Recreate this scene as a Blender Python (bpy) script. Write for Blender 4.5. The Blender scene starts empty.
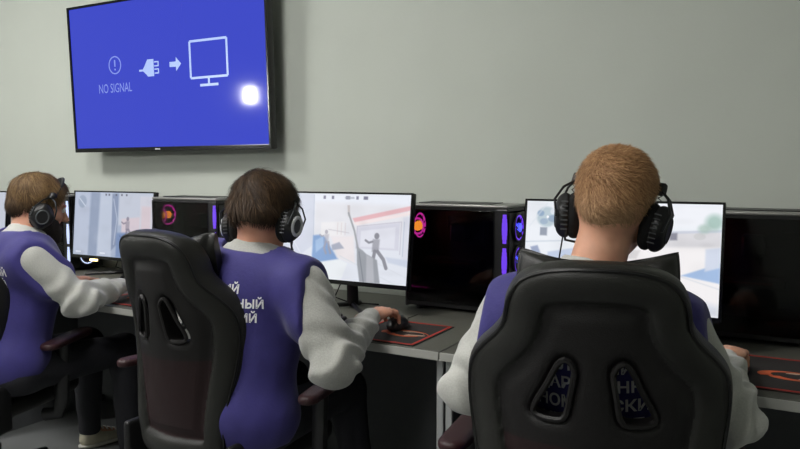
import bpy, bmesh, math, random
import numpy as np
from mathutils import Vector, Matrix
from mathutils.bvhtree import BVHTree
random.seed(7); rng = np.random.default_rng(7)
PI = math.pi; R = math.radians
scn = bpy.context.scene; COL = scn.collection

# ------------------------------------------------------------------ materials
def s2l(c):
    c = np.asarray(c, float)
    return np.where(c <= .04045, c/12.92, ((c+.055)/1.055)**2.4)
def rgb(r, g, b): return tuple(s2l([r/255, g/255, b/255])) + (1,)

def mat(name, col, rough=.5, metal=0, var=0, vscale=20, bump=0, bscale=200, spec=.5, emit=None, estr=0, sheen=0, coat=0, stretch=None, sss=0, detail=4):
    m = bpy.data.materials.new(name); m.use_nodes = True
    nt = m.node_tree; N = nt.nodes; L = nt.links; b = N['Principled BSDF']
    b.inputs['Base Color'].default_value = col; b.inputs['Roughness'].default_value = rough
    b.inputs['Metallic'].default_value = metal; b.inputs['Specular IOR Level'].default_value = spec
    if coat: b.inputs['Coat Weight'].default_value = coat
    if sheen: b.inputs['Sheen Weight'].default_value = sheen
    if sss:
        b.inputs['Subsurface Weight'].default_value = sss
        b.inputs['Subsurface Radius'].default_value = (.012, .005, .003); b.inputs['Subsurface Scale'].default_value = 1
    if emit:
        b.inputs['Emission Color'].default_value = emit; b.inputs['Emission Strength'].default_value = estr
    tc = N.new('ShaderNodeTexCoord'); src = tc.outputs['Object']
    if stretch:
        mp = N.new('ShaderNodeMapping'); mp.inputs['Scale'].default_value = stretch
        L.new(src, mp.inputs['Vector']); src = mp.outputs['Vector']
    if var:
        n = N.new('ShaderNodeTexNoise'); n.inputs['Scale'].default_value = vscale; n.inputs['Detail'].default_value = detail
        L.new(src, n.inputs['Vector'])
        r = N.new('ShaderNodeValToRGB'); r.color_ramp.elements[0].position = .3; r.color_ramp.elements[1].position = .7
        c = np.array(col[:3]); r.color_ramp.elements[0].color = tuple(c*(1-var))+(1,); r.color_ramp.elements[1].color = tuple(np.minimum(c*(1+var), 1))+(1,)
        L.new(n.outputs['Fac'], r.inputs['Fac']); L.new(r.outputs['Color'], b.inputs['Base Color'])
    if bump:
        n2 = N.new('ShaderNodeTexNoise'); n2.inputs['Scale'].default_value = bscale; n2.inputs['Detail'].default_value = 3
        L.new(src, n2.inputs['Vector'])
        bp = N.new('ShaderNodeBump'); bp.inputs['Strength'].default_value = bump; bp.inputs['Distance'].default_value = .004
        L.new(n2.outputs['Fac'], bp.inputs['Height']); L.new(bp.outputs['Normal'], b.inputs['Normal'])
    return m

def attr_mat(name, rough=.6, emit=0, spec=.4, bump=0):
    m = bpy.data.materials.new(name); m.use_nodes = True
    nt = m.node_tree; b = nt.nodes['Principled BSDF']
    a = nt.nodes.new('ShaderNodeAttribute'); a.attribute_name = 'tone'
    if emit:
        b.inputs['Base Color'].default_value = (.01, .01, .01, 1)
        nt.links.new(a.outputs['Color'], b.inputs['Emission Color']); b.inputs['Emission Strength'].default_value = emit
    else:
        nt.links.new(a.outputs['Color'], b.inputs['Base Color'])
    b.inputs['Roughness'].default_value = rough; b.inputs['Specular IOR Level'].default_value = spec
    return m

def glass_mat(name, tint):
    m = bpy.data.materials.new(name); m.use_nodes = True
    nt = m.node_tree; N = nt.nodes; L = nt.links; N.remove(N['Principled BSDF'])
    t = N.new('ShaderNodeBsdfTransparent'); t.inputs['Color'].default_value = tint
    g = N.new('ShaderNodeBsdfGlossy'); g.inputs['Roughness'].default_value = .06
    fr = N.new('ShaderNodeFresnel'); fr.inputs['IOR'].default_value = 1.35
    mx = N.new('ShaderNodeMixShader')
    L.new(fr.outputs[0], mx.inputs[0]); L.new(t.outputs[0], mx.inputs[1]); L.new(g.outputs[0], mx.inputs[2])
    L.new(mx.outputs[0], N['Material Output'].inputs['Surface'])
    return m

M = dict(
 wall=mat('painted_wall', rgb(192,197,188), .85, var=.02, vscale=3, bump=.08, bscale=120),
 ceiling=mat('ceiling_paint', rgb(220,220,216), .9, var=.02, vscale=4),
 floor=mat('floor_vinyl', rgb(112,114,114), .45, var=.08, vscale=6, bump=.05, bscale=60),
 desk=mat('desk_laminate', rgb(92,92,84), .45, var=.06, vscale=60, bump=.03, bscale=300),
 deskedge=mat('desk_edge_band', rgb(172,172,166), .4),
 deskpanel=mat('desk_panel', rgb(84,86,88), .6, var=.04, vscale=30),
 leg=mat('pale_metal', rgb(178,180,180), .35, metal=.3),
 leather=mat('black_leatherette', rgb(30,30,27), .42, var=.12, vscale=9, bump=.25, bscale=420, spec=.45),
 leather2=mat('black_centre_leatherette', rgb(20,18,18), .5, bump=.25, bscale=420, spec=.35),
 maroon=mat('maroon_leatherette', rgb(44,15,18), .5, var=.1, vscale=9, bump=.25, bscale=420),
 darkmaroon=mat('dark_maroon_leatherette', rgb(34,17,19), .5, bump=.25, bscale=420, spec=.35),
 piping=mat('black_piping', rgb(10,10,10), .4),
 plastic=mat('black_plastic', rgb(20,20,21), .45, bump=.06, bscale=500),
 gloss=mat('gloss_black_plastic', rgb(12,12,13), .2),
 steel=mat('brushed_steel', rgb(150,150,150), .3, metal=.9),
 dsteel=mat('dark_steel', rgb(52,54,56), .35, metal=.7),
 casetop=mat('case_top_metal', rgb(150,150,146), .35, metal=.4),
 case=mat('case_black', rgb(16,16,17), .4),
 board=mat('circuit_board', rgb(34,26,28), .6, var=.5, vscale=40),
 chip=mat('component_grey', rgb(70,60,60), .4, metal=.4),
 darkred=mat('red_trim_and_reflection', rgb(120,44,38), .4),
 glass=glass_mat('tinted_case_glass', (.42,.42,.42,1)),
 skin=mat('skin', rgb(214,160,132), .5, var=.07, vscale=30, bump=.1, bscale=350, sss=.12),
 skin2=mat('skin_warm', rgb(206,150,124), .5, var=.07, vscale=30, bump=.1, bscale=350, sss=.12),
 eye=mat('eye_white', rgb(225,222,215), .2), iris=mat('iris', rgb(60,45,30), .2),
 knit=mat('grey_marl_knit', rgb(168,168,162), .9, var=.1, vscale=260, bump=.35, bscale=160, sheen=.3),
 knitpale=mat('pale_grey_knit', rgb(184,184,178), .9, var=.08, vscale=260, bump=.3, bscale=160, sheen=.3),
 vest=mat('purple_blue_vest', rgb(50,44,114), .75, var=.06, vscale=30, bump=.25, bscale=130, sheen=.15),
 trouser=mat('dark_trousers', rgb(38,38,44), .85, var=.1, vscale=80, bump=.3, bscale=150),
 shoe=mat('cream_trainer', rgb(188,182,160), .6, var=.12, vscale=40, bump=.2, bscale=90),
 sole=mat('white_sole', rgb(205,203,194), .5), lace=mat('lace', rgb(225,225,218), .8),
 white=mat('white_print', rgb(232,232,236), .7),
 foam=mat('black_foam', rgb(14,14,14), .95, bump=.4, bscale=400),
 ring=mat('pale_grey_ring', rgb(190,192,196), .35),
 ringdark=mat('grey_ring', rgb(86,88,90), .35, metal=.3),
 pad=mat('mouse_mat_cloth', rgb(40,36,34), .9, bump=.2, bscale=500),
 padred=mat('mouse_mat_red', rgb(158,42,30), .8), padorange=mat('mouse_mat_orange', rgb(196,92,52), .8), padpale=mat('mouse_mat_pale', rgb(196,168,146), .8),
 keycap=mat('keycap', rgb(26,26,28), .5),
 tvblue=mat('tv_screen_blue', rgb(10,10,20), .075, spec=.1, emit=rgb(66,78,206), estr=.92),
 tvicon=mat('tv_icon_light', rgb(20,20,30), .3, emit=rgb(172,196,248), estr=1.0),
 tvicondim=mat('tv_icon_dim', rgb(20,20,30), .3, emit=rgb(128,146,232), estr=1.0),
 lamp=mat('light_panel', rgb(250,250,250), .5, emit=(1,.985,.96,1), estr=44),
 lampsoft=mat('softbox_panel', rgb(250,250,250), .5, emit=(1,.99,.97,1), estr=620),
 cable=mat('black_cable', rgb(14,14,15), .5),
)
def glow(name, c, s): return mat(name, (.02,.02,.02,1), .4, emit=c, estr=s)
M['g_purple'] = glow('led_purple', rgb(110,56,235), 1.0)
M['g_blue'] = glow('led_blue', rgb(70,80,255), 1.8)
M['g_pink'] = glow('led_pink', rgb(255,60,200), 2.6)
M['g_orange'] = glow('led_orange', rgb(255,150,50), 5)
M['g_warm'] = glow('led_warm', rgb(255,225,150), 7)
M['g_white'] = glow('led_reflection_white', rgb(200,215,255), 1.2)  # far tower front lights and the reflection put into its case as glow
M['g_cyan'] = glow('led_cyan', rgb(90,200,240), 1.6)

# ------------------------------------------------------------------ object helpers
def tag(o, label=None, cat=None, group=None, kind=None):
    if label: o['label'] = label
    if cat: o['category'] = cat
    if group: o['group'] = group
    if kind: o['kind'] = kind
    return o
def thing(name, label, cat, loc=(0,0,0), rotz=0, group=None):
    o = bpy.data.objects.new(name, None); COL.objects.link(o)
    o.location = loc; o.rotation_euler = (0,0,rotz); o.empty_display_size = .1
    return tag(o, label, cat, group)
def link(name, me, m, parent=None, smooth=False):
    if m is not None and not me.materials: me.materials.append(m)
    o = bpy.data.objects.new(name, me); COL.objects.link(o)
    if parent: o.parent = parent
    if smooth:
        me.polygons.foreach_set('use_smooth', [True]*len(me.polygons))
    return o
def copy_tree(o, parent=None):
    c = o.copy(); COL.objects.link(c)
    if parent: c.parent = parent
    for ch in list(o.children): copy_tree(ch, c)
    return c

class MB:
    def __init__(s): s.bm = bmesh.new()
    def _add(s, vs, fs):
        v = [s.bm.verts.new(p) for p in vs]
        for f in fs:
            try: s.bm.faces.new([v[i] for i in f])
            except ValueError: pass
        return v
    def box(s, c, d, bev=0, seg=2, rot=None):
        g = bmesh.ops.create_cube(s.bm, size=1)['verts']
        bmesh.ops.scale(s.bm, vec=d, verts=g)
        if bev:
            es = list({e for v in g for e in v.link_edges})
            r = bmesh.ops.bevel(s.bm, geom=es, offset=bev, segments=seg, affect='EDGES', profile=.5)
            g = list({v for f in r['faces'] for v in f.verts} | {v for v in g if v.is_valid})
        if rot is not None: bmesh.ops.rotate(s.bm, cent=(0,0,0), matrix=rot, verts=g)
        bmesh.ops.translate(s.bm, vec=c, verts=g); return s
    def tube(s, pts, r, n=10, cap=True, closed=False, flat=1):
        P = [Vector(p) for p in pts]; k = len(P)
        rr = r if isinstance(r, (list, tuple)) else [r]*k
        rings = []; prev = None
        for i in range(k):
            a = P[(i-1) % k] if (closed or i > 0) else P[i]; b = P[(i+1) % k] if (closed or i < k-1) else P[i]
            t = (b-a).normalized()
            if prev is None:
                u = t.orthogonal().normalized()
                if abs(t.z) < .9: u = t.cross(Vector((0,0,1))).normalized()
            else: u = (prev-t*prev.dot(t)).normalized()
            prev = u; w = t.cross(u)
            rings.append([s.bm.verts.new(P[i]+(u*math.cos(2*PI*j/n)+w*math.sin(2*PI*j/n)*flat)*rr[i]) for j in range(n)])
        for i in range(k if closed else k-1):
            A = rings[i]; B = rings[(i+1) % k]
            for j in range(n): s.bm.faces.new([A[j], A[(j+1) % n], B[(j+1) % n], B[j]])
        if cap and not closed:
            s.bm.faces.new(rings[0][::-1]); s.bm.faces.new(rings[-1])
        return s
    def lathe(s, prof, n=24, c=(0,0,0), rot=None):
        c = Vector(c); rings = []
        for (r_, z) in prof:
            ring = []
            for j in range(n):
                p = Vector((r_*math.cos(2*PI*j/n), r_*math.sin(2*PI*j/n), z))
                if rot is not None: p = rot @ p
                ring.append(s.bm.verts.new(p+c))
            rings.append(ring)
        for A, B in zip(rings, rings[1:]):
            for j in range(n): s.bm.faces.new([A[j], A[(j+1) % n], B[(j+1) % n], B[j]])
        s.bm.faces.new(rings[0][::-1]); s.bm.faces.new(rings[-1]); return s
    def prism(s, poly, o, ax, ay, n, d):
        """polygon poly (2d) in plane o,ax,ay extruded d along n"""
        o, ax, ay, n = map(Vector, (o, ax, ay, n)); k = len(poly)
        a = [s.bm.verts.new(o+ax*x+ay*y) for x, y in poly]; b = [s.bm.verts.new(o+ax*x+ay*y+n*d) for x, y in poly]
        s.bm.faces.new(a[::-1]); s.bm.faces.new(b)
        for i in range(k): s.bm.faces.new([a[i], a[(i+1) % k], b[(i+1) % k], b[i]])
        return s
    def build(s, name, m, parent=None, smooth=False, ang=35):
        bmesh.ops.recalc_face_normals(s.bm, faces=s.bm.faces)
        me = bpy.data.meshes.new(name); s.bm.to_mesh(me); s.bm.free()
        o = link(name, me, m, parent)
        if smooth:
            me.polygons.foreach_set('use_smooth', [True]*len(me.polygons)); me.set_sharp_from_angle(angle=R(ang))
        return o
    def mesh(s):
        bmesh.ops.recalc_face_normals(s.bm, faces=s.bm.faces)
        me = bpy.data.meshes.new('t'); s.bm.to_mesh(me); s.bm.free(); return me

def np_mesh(name, V, Q):
    me = bpy.data.meshes.new(name)
    me.vertices.add(len(V)); me.vertices.foreach_set('co', np.asarray(V, np.float32).ravel())
    k = Q.shape[1]
    me.loops.add(Q.size); me.loops.foreach_set('vertex_index', Q.astype(np.int32).ravel())
    me.polygons.add(len(Q)); me.polygons.foreach_set('loop_start', np.arange(0, Q.size, k, dtype=np.int32))
    me.polygons.foreach_set('loop_total', np.full(len(Q), k, dtype=np.int32))
    me.update(calc_edges=True); me.validate(); return me
def tone(me, cols):
    a = me.color_attributes.new('tone', 'FLOAT_COLOR', 'POINT')
    c = np.ones((len(me.vertices), 4), np.float32); c[:, :3] = cols
    a.data.foreach_set('color', c.ravel())

# ------------------------------------------------------------------ signed distance fields
def V3(p): return np.array(p, float)
class Field:
    def __init__(s, lo, hi, h):
        s.lo = V3(lo); s.h = h; s.n = np.ceil((V3(hi)-s.lo)/h).astype(int)+1
        s.F = np.full(s.n, 1.0, np.float32)
    def region(s, lo, hi):
        a = np.clip(np.floor((V3(lo)-s.lo)/s.h).astype(int), 0, s.n-1); b = np.clip(np.ceil((V3(hi)-s.lo)/s.h).astype(int)+1, 1, s.n)
        sl = tuple(slice(a[i], max(b[i], a[i]+1)) for i in range(3))
        g = [s.lo[i]+s.h*np.arange(sl[i].start, sl[i].stop) for i in range(3)]
        return sl, g[0][:, None, None], g[1][None, :, None], g[2][None, None, :]
    def blend(s, sl, d, k):
        F = s.F[sl]
        if k <= 0: s.F[sl] = np.minimum(F, d); return
        h = np.maximum(k-np.abs(F-d), 0)/k
        s.F[sl] = np.minimum(F, d)-h*h*k*.25
    def cone(s, a, b, ra, rb, k=.02):
        a = V3(a); b = V3(b); m = max(ra, rb)+k+2*s.h
        sl, X, Y, Z = s.region(np.minimum(a, b)-m, np.maximum(a, b)+m)
        ab = b-a; L2 = max(ab@ab, 1e-9)
        t = np.clip(((X-a[0])*ab[0]+(Y-a[1])*ab[1]+(Z-a[2])*ab[2])/L2, 0, 1)
        d = np.sqrt((X-a[0]-t*ab[0])**2+(Y-a[1]-t*ab[1])**2+(Z-a[2]-t*ab[2])**2)-(ra+(rb-ra)*t)
        s.blend(sl, d, k); return s
    def _ell(s, c, r, A, m):
        c = V3(c); r = V3(r); e = np.max(r)+m
        sl, X, Y, Z = s.region(c-e, c+e)
        A = np.eye(3) if A is None else np.array(A)      # columns: local axes in world
        x, y, z = X-c[0], Y-c[1], Z-c[2]
        q = [(x*A[0, i]+y*A[1, i]+z*A[2, i])/r[i] for i in range(3)]
        k0 = np.sqrt(q[0]**2+q[1]**2+q[2]**2)
        k1 = np.sqrt((q[0]/r[0])**2+(q[1]/r[1])**2+(q[2]/r[2])**2)+1e-6
        return sl, k0*(k0-1)/k1
    def ell(s, c, r, A=None, k=.02):
        sl, d = s._ell(c, r, A, k+2*s.h); s.blend(sl, d, k); return s
    def cut_ell(s, c, r, A=None, k=.01):
        sl, d = s._ell(c, r, A, k+2*s.h); F = s.F[sl]; d = -d
        h = np.maximum(k-np.abs(F-d), 0)/k
        s.F[sl] = np.maximum(F, d)+h*h*k*.25; return s
    def plane(s, p, n, k=.004):
        """keep the side the normal points away from"""
        p = V3(p); n = V3(n)/np.linalg.norm(n)
        sl, X, Y, Z = s.region(s.lo, s.lo+s.n*s.h)
        d = (X-p[0])*n[0]+(Y-p[1])*n[1]+(Z-p[2])*n[2]; F = s.F
        h = np.maximum(k-np.abs(F-d), 0)/k
        s.F = (np.maximum(F, d)+h*h*k*.25).astype(np.float32); return s
    def cut_above(s, p, n, rad, k=.006):
        """remove what lies beyond the plane within rad of p"""
        p = V3(p); n = V3(n)/np.linalg.norm(n); sl, X, Y, Z = s.region(p-.2, p+.2)
        d = (X-p[0])*n[0]+(Y-p[1])*n[1]+(Z-p[2])*n[2]; r_ = np.sqrt((X-p[0])**2+(Y-p[1])**2+(Z-p[2])**2)
        q = np.minimum(d, rad-r_); F = s.F[sl]; h = np.maximum(k-np.abs(F-q), 0)/k
        s.F[sl] = (np.maximum(F, q)+h*h*k*.25).astype(np.float32); return s
    def noise(s, amp, f=18, seed=0, lo=None, hi=None, aniso=(1,1,1)):
        sl, X, Y, Z = s.region(s.lo if lo is None else lo, s.lo+s.n*s.h if hi is None else hi)
        r_ = np.random.default_rng(seed); X = X*aniso[0]; Y = Y*aniso[1]; Z = Z*aniso[2]
        w = np.sin(f*.5*(X*1.1+Y*.7)+r_.uniform(0, 6))+np.sin(f*.45*(Z+.8*Y-.3*X)+r_.uniform(0, 6))
        n = 0
        for i in range(4):
            d = r_.normal(size=3); d /= np.linalg.norm(d); ff = f*(1+.6*i)
            n = n+np.sin(ff*(X*d[0]+Y*d[1]+Z*d[2])+1.4*w+r_.uniform(0, 6))/(1+.5*i)
        s.F[sl] += amp*n.astype(np.float32)*.5; return s
    def mesh(s):
        F = s.F.copy(); F[0] = F[-1] = 1; F[:, 0] = F[:, -1] = 1; F[:, :, 0] = F[:, :, -1] = 1
        S = F < 0; n = F.shape
        cs = [(i, j, k) for i in (0, 1) for j in (0, 1) for k in (0, 1)]
        cnt = sum(S[i:n[0]-1+i, j:n[1]-1+j, k:n[2]-1+k].astype(np.int8) for i, j, k in cs)
        act = (cnt > 0) & (cnt < 8); idx = np.argwhere(act)
        ID = np.full(act.shape, -1, np.int64); ID[act] = np.arange(len(idx))
        P = np.zeros((len(idx), 3)); W = np.zeros(len(idx))
        val = {c: F[idx[:, 0]+c[0], idx[:, 1]+c[1], idx[:, 2]+c[2]] for c in cs}
        for c in cs:
            for ax in range(3):
                if c[ax]: continue
                d = list(c); d[ax] = 1; a = val[c]; b = val[tuple(d)]
                x = (a < 0) != (b < 0); t = np.where(x, a/np.where(x, a-b, 1), 0)
                p = np.tile(np.array(c, float), (len(idx), 1)); p[:, ax] = t
                P[x] += p[x]; W[x] += 1
        P = s.lo+s.h*(idx+P/W[:, None])
        Q = []
        for ax in range(3):
            o = [i for i in range(3) if i != ax]
            A = np.swapaxes(S, 0, ax); 
            a = [slice(None)]*3; b = [slice(None)]*3; a[ax] = slice(0, -1); b[ax] = slice(1, None)
            sa = S[tuple(a)]; sb = S[tuple(b)]
            e = np.argwhere(sa != sb); e = e[(e[:, o[0]] > 0) & (e[:, o[1]] > 0) & (e[:, o[0]] < n[o[0]]-1) & (e[:, o[1]] < n[o[1]]-1)]
            def cell(du, dv):
                q = e.copy(); q[:, o[0]] -= du; q[:, o[1]] -= dv; return ID[q[:, 0], q[:, 1], q[:, 2]]
            q = np.stack([cell(0, 0), cell(1, 0), cell(1, 1), cell(0, 1)], 1)
            flip = sa[e[:, 0], e[:, 1], e[:, 2]]
            if ax == 1: flip = ~flip
            q[~flip] = q[~flip][:, ::-1]; Q.append(q)
        return P, np.concatenate(Q)

def smooth_v(V, Q, it=1, lam=.5):
    for _ in range(it):
        A = np.zeros_like(V); c = np.zeros(len(V))
        for i in range(4):
            j = Q[:, (i+1) % 4]; np.add.at(A, Q[:, i], V[j]); np.add.at(c, Q[:, i], 1)
            np.add.at(A, j, V[Q[:, i]]); np.add.at(c, j, 1)
        V = V*(1-lam)+lam*A/np.maximum(c, 1)[:, None]
    return V
def fobj(name, f, m, parent=None, off=(0,0,0), it=1):
    V, Q = f.mesh(); V = smooth_v(V, Q, it)
    me = np_mesh(name, V-V3(off), Q); return link(name, me, m, parent, True)

# ------------------------------------------------------------------ setting
WY = 2.63; FX0, FX1, FY0, CZ = -6.2, 2.6, -3.2, 3.1
def slab(name, lo, hi, m):
    c = [(a+b)/2 for a, b in zip(lo, hi)]; d = [b-a for a, b in zip(lo, hi)]
    return tag(MB().box(c, d).build(name, m), kind='structure')
slab('floor', (FX0-.1, FY0-.1, -.1), (FX1+.1, WY+.1, 0), M['floor'])
slab('ceiling', (FX0-.1, FY0-.1, CZ), (FX1+.1, WY+.1, CZ+.1), M['ceiling'])
slab('wall_back', (FX0-.1, WY, 0), (FX1+.1, WY+.1, CZ), M['wall'])
slab('wall_left', (FX0-.1, FY0, 0), (FX0, WY, CZ), M['wall'])
slab('wall_right', (FX1, FY0, 0), (FX1+.1, WY, CZ), M['wall'])
slab('wall_front', (FX0-.1, FY0-.1, 0), (FX1+.1, FY0, CZ), M['wall'])
slab('baseboard_back', (FX0, WY-.014, 0), (FX1, WY, .07), M['deskpanel'])

# ceiling lamps and a studio lamp (all off frame, in front of the wall)
def ceiling_lamp(x, y, w, d, label):
    t = thing('ceiling_light', label, 'ceiling light', (x, y, CZ-.04), 0, 'square lights on the ceiling')
    MB().box((0,0,.018), (w+.04, d+.04, .044), .005).build('frame', M['white'], t)
    MB().box((0,0,-.008), (w, d, .012)).build('diffuser', M['lamp'], t)
for x, y, lab in [(-3.9, .75, 'square white ceiling light nearest the television'), (-1.9, .5, 'square white ceiling light above the middle of the row'),
                  (-1.1, -1.3, 'square white ceiling light at the back of the room')]:
    ceiling_lamp(x, y, .58, .58, lab)

def studio_lamp(loc, aim):
    t = thing('studio_light', 'white panel light on a black tripod stand facing the desks', 'studio light', (loc[0], loc[1], 0))
    d = (Vector(aim)-Vector(loc)).normalized(); rt = d.cross(Vector((0,0,1))).normalized(); up = rt.cross(d)
    rot = Matrix((rt, d, up)).transposed()
    h = MB().box((0,0,loc[2]), (.18,.05,.24), .01, rot=None); me_c = Vector((0,0,loc[2]))
    bmesh.ops.rotate(h.bm, cent=me_c, matrix=rot, verts=h.bm.verts); h.build('housing', M['plastic'], t)
    p = MB().box((0,.03,loc[2]), (.085,.012,.14)); bmesh.ops.rotate(p.bm, cent=me_c, matrix=rot, verts=p.bm.verts); p.build('light_panel', M['lampsoft'], t)
    MB().tube([(0,0,.35),(0,0,loc[2]-.11)], .013).build('pole', M['plastic'], t)
    for k in range(3):
        a = k*2*PI/3; MB().tube([(0,0,.62),(.42*math.cos(a),.42*math.sin(a),.012)], .011).build('leg', M['plastic'], t)
studio_lamp((-4.63, -.54, 1.86), (-1.8, 1.8, 1.2))

# ------------------------------------------------------------------ television
TVC = Vector((-2.728, 2.494, 1.787)); TW, TH = 1.335, .765
ty, tt = R(-1), R(2)
tn = Vector((-math.sin(ty)*math.cos(tt), -math.cos(ty)*math.cos(tt), -math.sin(tt))); tr = Vector((math.cos(ty), -math.sin(ty), 0)); tu = tr.cross(tn)
if tu.z < 0: tu = -tu
TVM = Matrix((tr, -tn, tu)).transposed()         # local x right, y back, z up
def television():
    t = thing('television', 'large wall-mounted television with a blue no signal screen', 'television', TVC)
    t.rotation_euler = TVM.to_euler()
    MB().box((0,.022,0), (TW,.036,TH), .006).build('housing', M['gloss'], t, True)
    b = MB(); w = .012
    for sx in (-1, 1): b.box((sx*(TW/2-w/2), -.001, 0), (w,.014,TH), .002)
    b.box((0,-.001,TH/2-w/2), (TW-.02,.014,w), .002); b.box((0,-.001,-TH/2+.011), (TW-.02,.014,.022), .002)
    b.build('bezel', M['gloss'], t)
    sc = MB().box((0,.0015,.004), (TW-2*w+.002,.004,TH-.03)).build('screen', M['tvblue'], t)
    MB().box((-.045,-.0095,-TH/2+.011), (.034,.0015,.006)).build('badge', M['ring'], t)
    # pictograms on the screen
    k = .93; Y = -.0012
    def P(x, z): return (x*k, Y, z*k)
    def bar(mb, x0, z0, x1, z1, th):
        a = Vector((x0*k, z0*k)); c = Vector((x1*k, z1*k)); d = (c-a).normalized(); n = Vector((-d.y, d.x))*th/2
        mb.prism([tuple(a-n), tuple(c-n), tuple(c+n), tuple(a+n)], (0,Y,0), (1,0,0), (0,0,1), (0,-1,0), .0012)
    m = MB()
    for a in [(.208,.146,.456,.146), (.456,.146,.456,-.04), (.456,-.04,.208,-.04), (.208,-.04,.208,.146)]: bar(m, *a, .011)
    bar(m, .33,-.04,.33,-.076,.011); bar(m, .27,-.079,.392,-.079,.012)
    m.build('screen_icon', M['tvicon'], sc)
    m = MB()      # arrow
    for poly in [[(.062,.027),(.108,.027),(.108,.005),(.143,.04),(.108,.075),(.108,.053),(.062,.053)]]:
        m.prism([(x*k,z*k) for x, z in poly], (0,Y,0), (1,0,0), (0,0,1), (0,-1,0), .0012)
    m.build('arrow_icon', M['tvicon'], sc)
    m = MB()      # plug
    poly = [(-.165,.028),(-.135,.028),(-.112,.06),(-.10,.078),(-.055,.078),(-.055,-.012),(-.10,-.012),(-.112,0),(-.135,.018),(-.165,.018)]
    m.prism([(x*k,z*k) for x, z in poly], (0,Y,0), (1,0,0), (0,0,1), (0,-1,0), .0012)
    for z in (.05,.012):
        bar(m, -.05,z+.012,-.02,z+.012,.006); bar(m, -.05,z-.009,-.02,z-.009,.006); bar(m, -.021,z+.014,-.021,z-.012,.006)
    m.build('plug_icon', M['tvicon'], sc)
    m = MB()      # circled exclamation mark
    cx, cz, r1 = -.352*k, .066*k, .046
    prev = None
    for i in range(32):
        a0, a1 = 2*PI*i/32, 2*PI*(i+1)/32
        q = [(cx+r*math.cos(a), cz+r*math.sin(a)) for r, a in ((r1,a0),(r1,a1),(r1-.006,a1),(r1-.006,a0))]
        m.prism(q, (0,Y,0), (1,0,0), (0,0,1), (0,-1,0), .0012)
    bar(m, -.352,.094,-.352,.058,.009); bar(m, -.352,.047,-.352,.038,.009)
    m.build('warning_icon', M['tvicondim'], sc)
    me = text_mesh('NO SIGNAL', .066, 0)
    xs = [v.co.x for v in me.vertices]; w0 = max(xs)-min(xs)
    for v in me.vertices:
        x = (v.co.x-min(xs))/w0*.262*k; v.co = Vector((-.49*k+x, Y-.0006, -.082*k+v.co.y+.0))
    link('no_signal_text', me, M['tvicondim'], sc)
    # bracket
    b = MB().box((0,.052,.0), (.42,.026,.30), .004)
    b.build('rear_cover', M['plastic'], t)
    b = MB().box((-.22,.082,.05), (.03,.034,.42)).box((.22,.082,.05), (.03,.034,.42)).box((0,.1125,.0), (.6,.027,.20))
    b.build('wall_bracket', M['dsteel'], t)
    MB().box((TW/2-.06,.052,.33),(.09,.024,.09),.006).build('corner_cover', M['plastic'], t)
    return t
def text_mesh(s, size, bold=.0, align='LEFT', ext=0):
    c = bpy.data.curves.new('txt', 'FONT'); c.body = s; c.size = size; c.align_x = align; c.offset = bold; c.extrude = ext; c.resolution_u = 3
    o = bpy.data.objects.new('txt', c); COL.objects.link(o)
    dg = bpy.context.evaluated_depsgraph_get(); dg.update()
    me = bpy.data.meshes.new_from_object(o.evaluated_get(dg)); bpy.data.objects.remove(o)
    return me
television()

# ------------------------------------------------------------------ screen pictures (what the game screens show)
class Pic:
    def __init__(s, w, h, col):
        s.w, s.h = w, h; s.v, s.u = np.mgrid[0:h, 0:w]; s.u = s.u/(w-1); s.v = s.v/(h-1)
        s.I = np.ones((h, w, 3))*np.array(col)/255; s.asp = w/h
    def mix(s, a, c): a = a[..., None]; s.I = s.I*(1-a)+a*np.array(c)/255
    def poly(s, pts, c, soft=.006, al=1):
        # convex or concave polygon by even-odd with a soft edge
        X = s.u*s.asp; Y = s.v; P = [(x*s.asp, y) for x, y in pts]
        ins = np.zeros(X.shape, bool); D = np.full(X.shape, 9.)
        for (x0, y0), (x1, y1) in zip(P, P[1:]+P[:1]):
            cr = ((y0 > Y) != (y1 > Y)) & (X < (x1-x0)*(Y-y0)/((y1-y0) or 1e-9)+x0); ins ^= cr
            dx, dy = x1-x0, y1-y0; t = np.clip(((X-x0)*dx+(Y-y0)*dy)/(dx*dx+dy*dy+1e-12), 0, 1)
            D = np.minimum(D, np.hypot(X-x0-t*dx, Y-y0-t*dy))
        sd = np.where(ins, D, -D); s.mix(al*np.clip(.5+sd/(2*soft), 0, 1), c)
    def line(s, pts, c, w=.006, al=1, soft=.005):
        X = s.u*s.asp; Y = s.v; D = np.full(X.shape, 9.)
        for (x0, y0), (x1, y1) in zip(pts, pts[1:]):
            x0 *= s.asp; x1 *= s.asp; dx, dy = x1-x0, y1-y0; t = np.clip(((X-x0)*dx+(Y-y0)*dy)/(dx*dx+dy*dy+1e-12), 0, 1)
            D = np.minimum(D, np.hypot(X-x0-t*dx, Y-y0-t*dy))
        s.mix(al*np.clip((w-D)/(2*soft)+.5, 0, 1), c)
    def blob(s, x, y, rx, ry, c, al=1, soft=.3):
        d = np.hypot((s.u-x)*s.asp/rx, (s.v-y)/ry); s.mix(al*np.clip((1-d)/soft+.5, 0, 1), c)
    def noise(s, amp, n=60, seed=1):
        r = np.random.default_rng(seed)
        for _ in range(n):
            a = r.uniform(-amp, amp); s.blob(r.uniform(), r.uniform(), r.uniform(.03,.15), r.uniform(.02,.08), [255*(a > 0)]*3, abs(a), 1.2)
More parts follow.
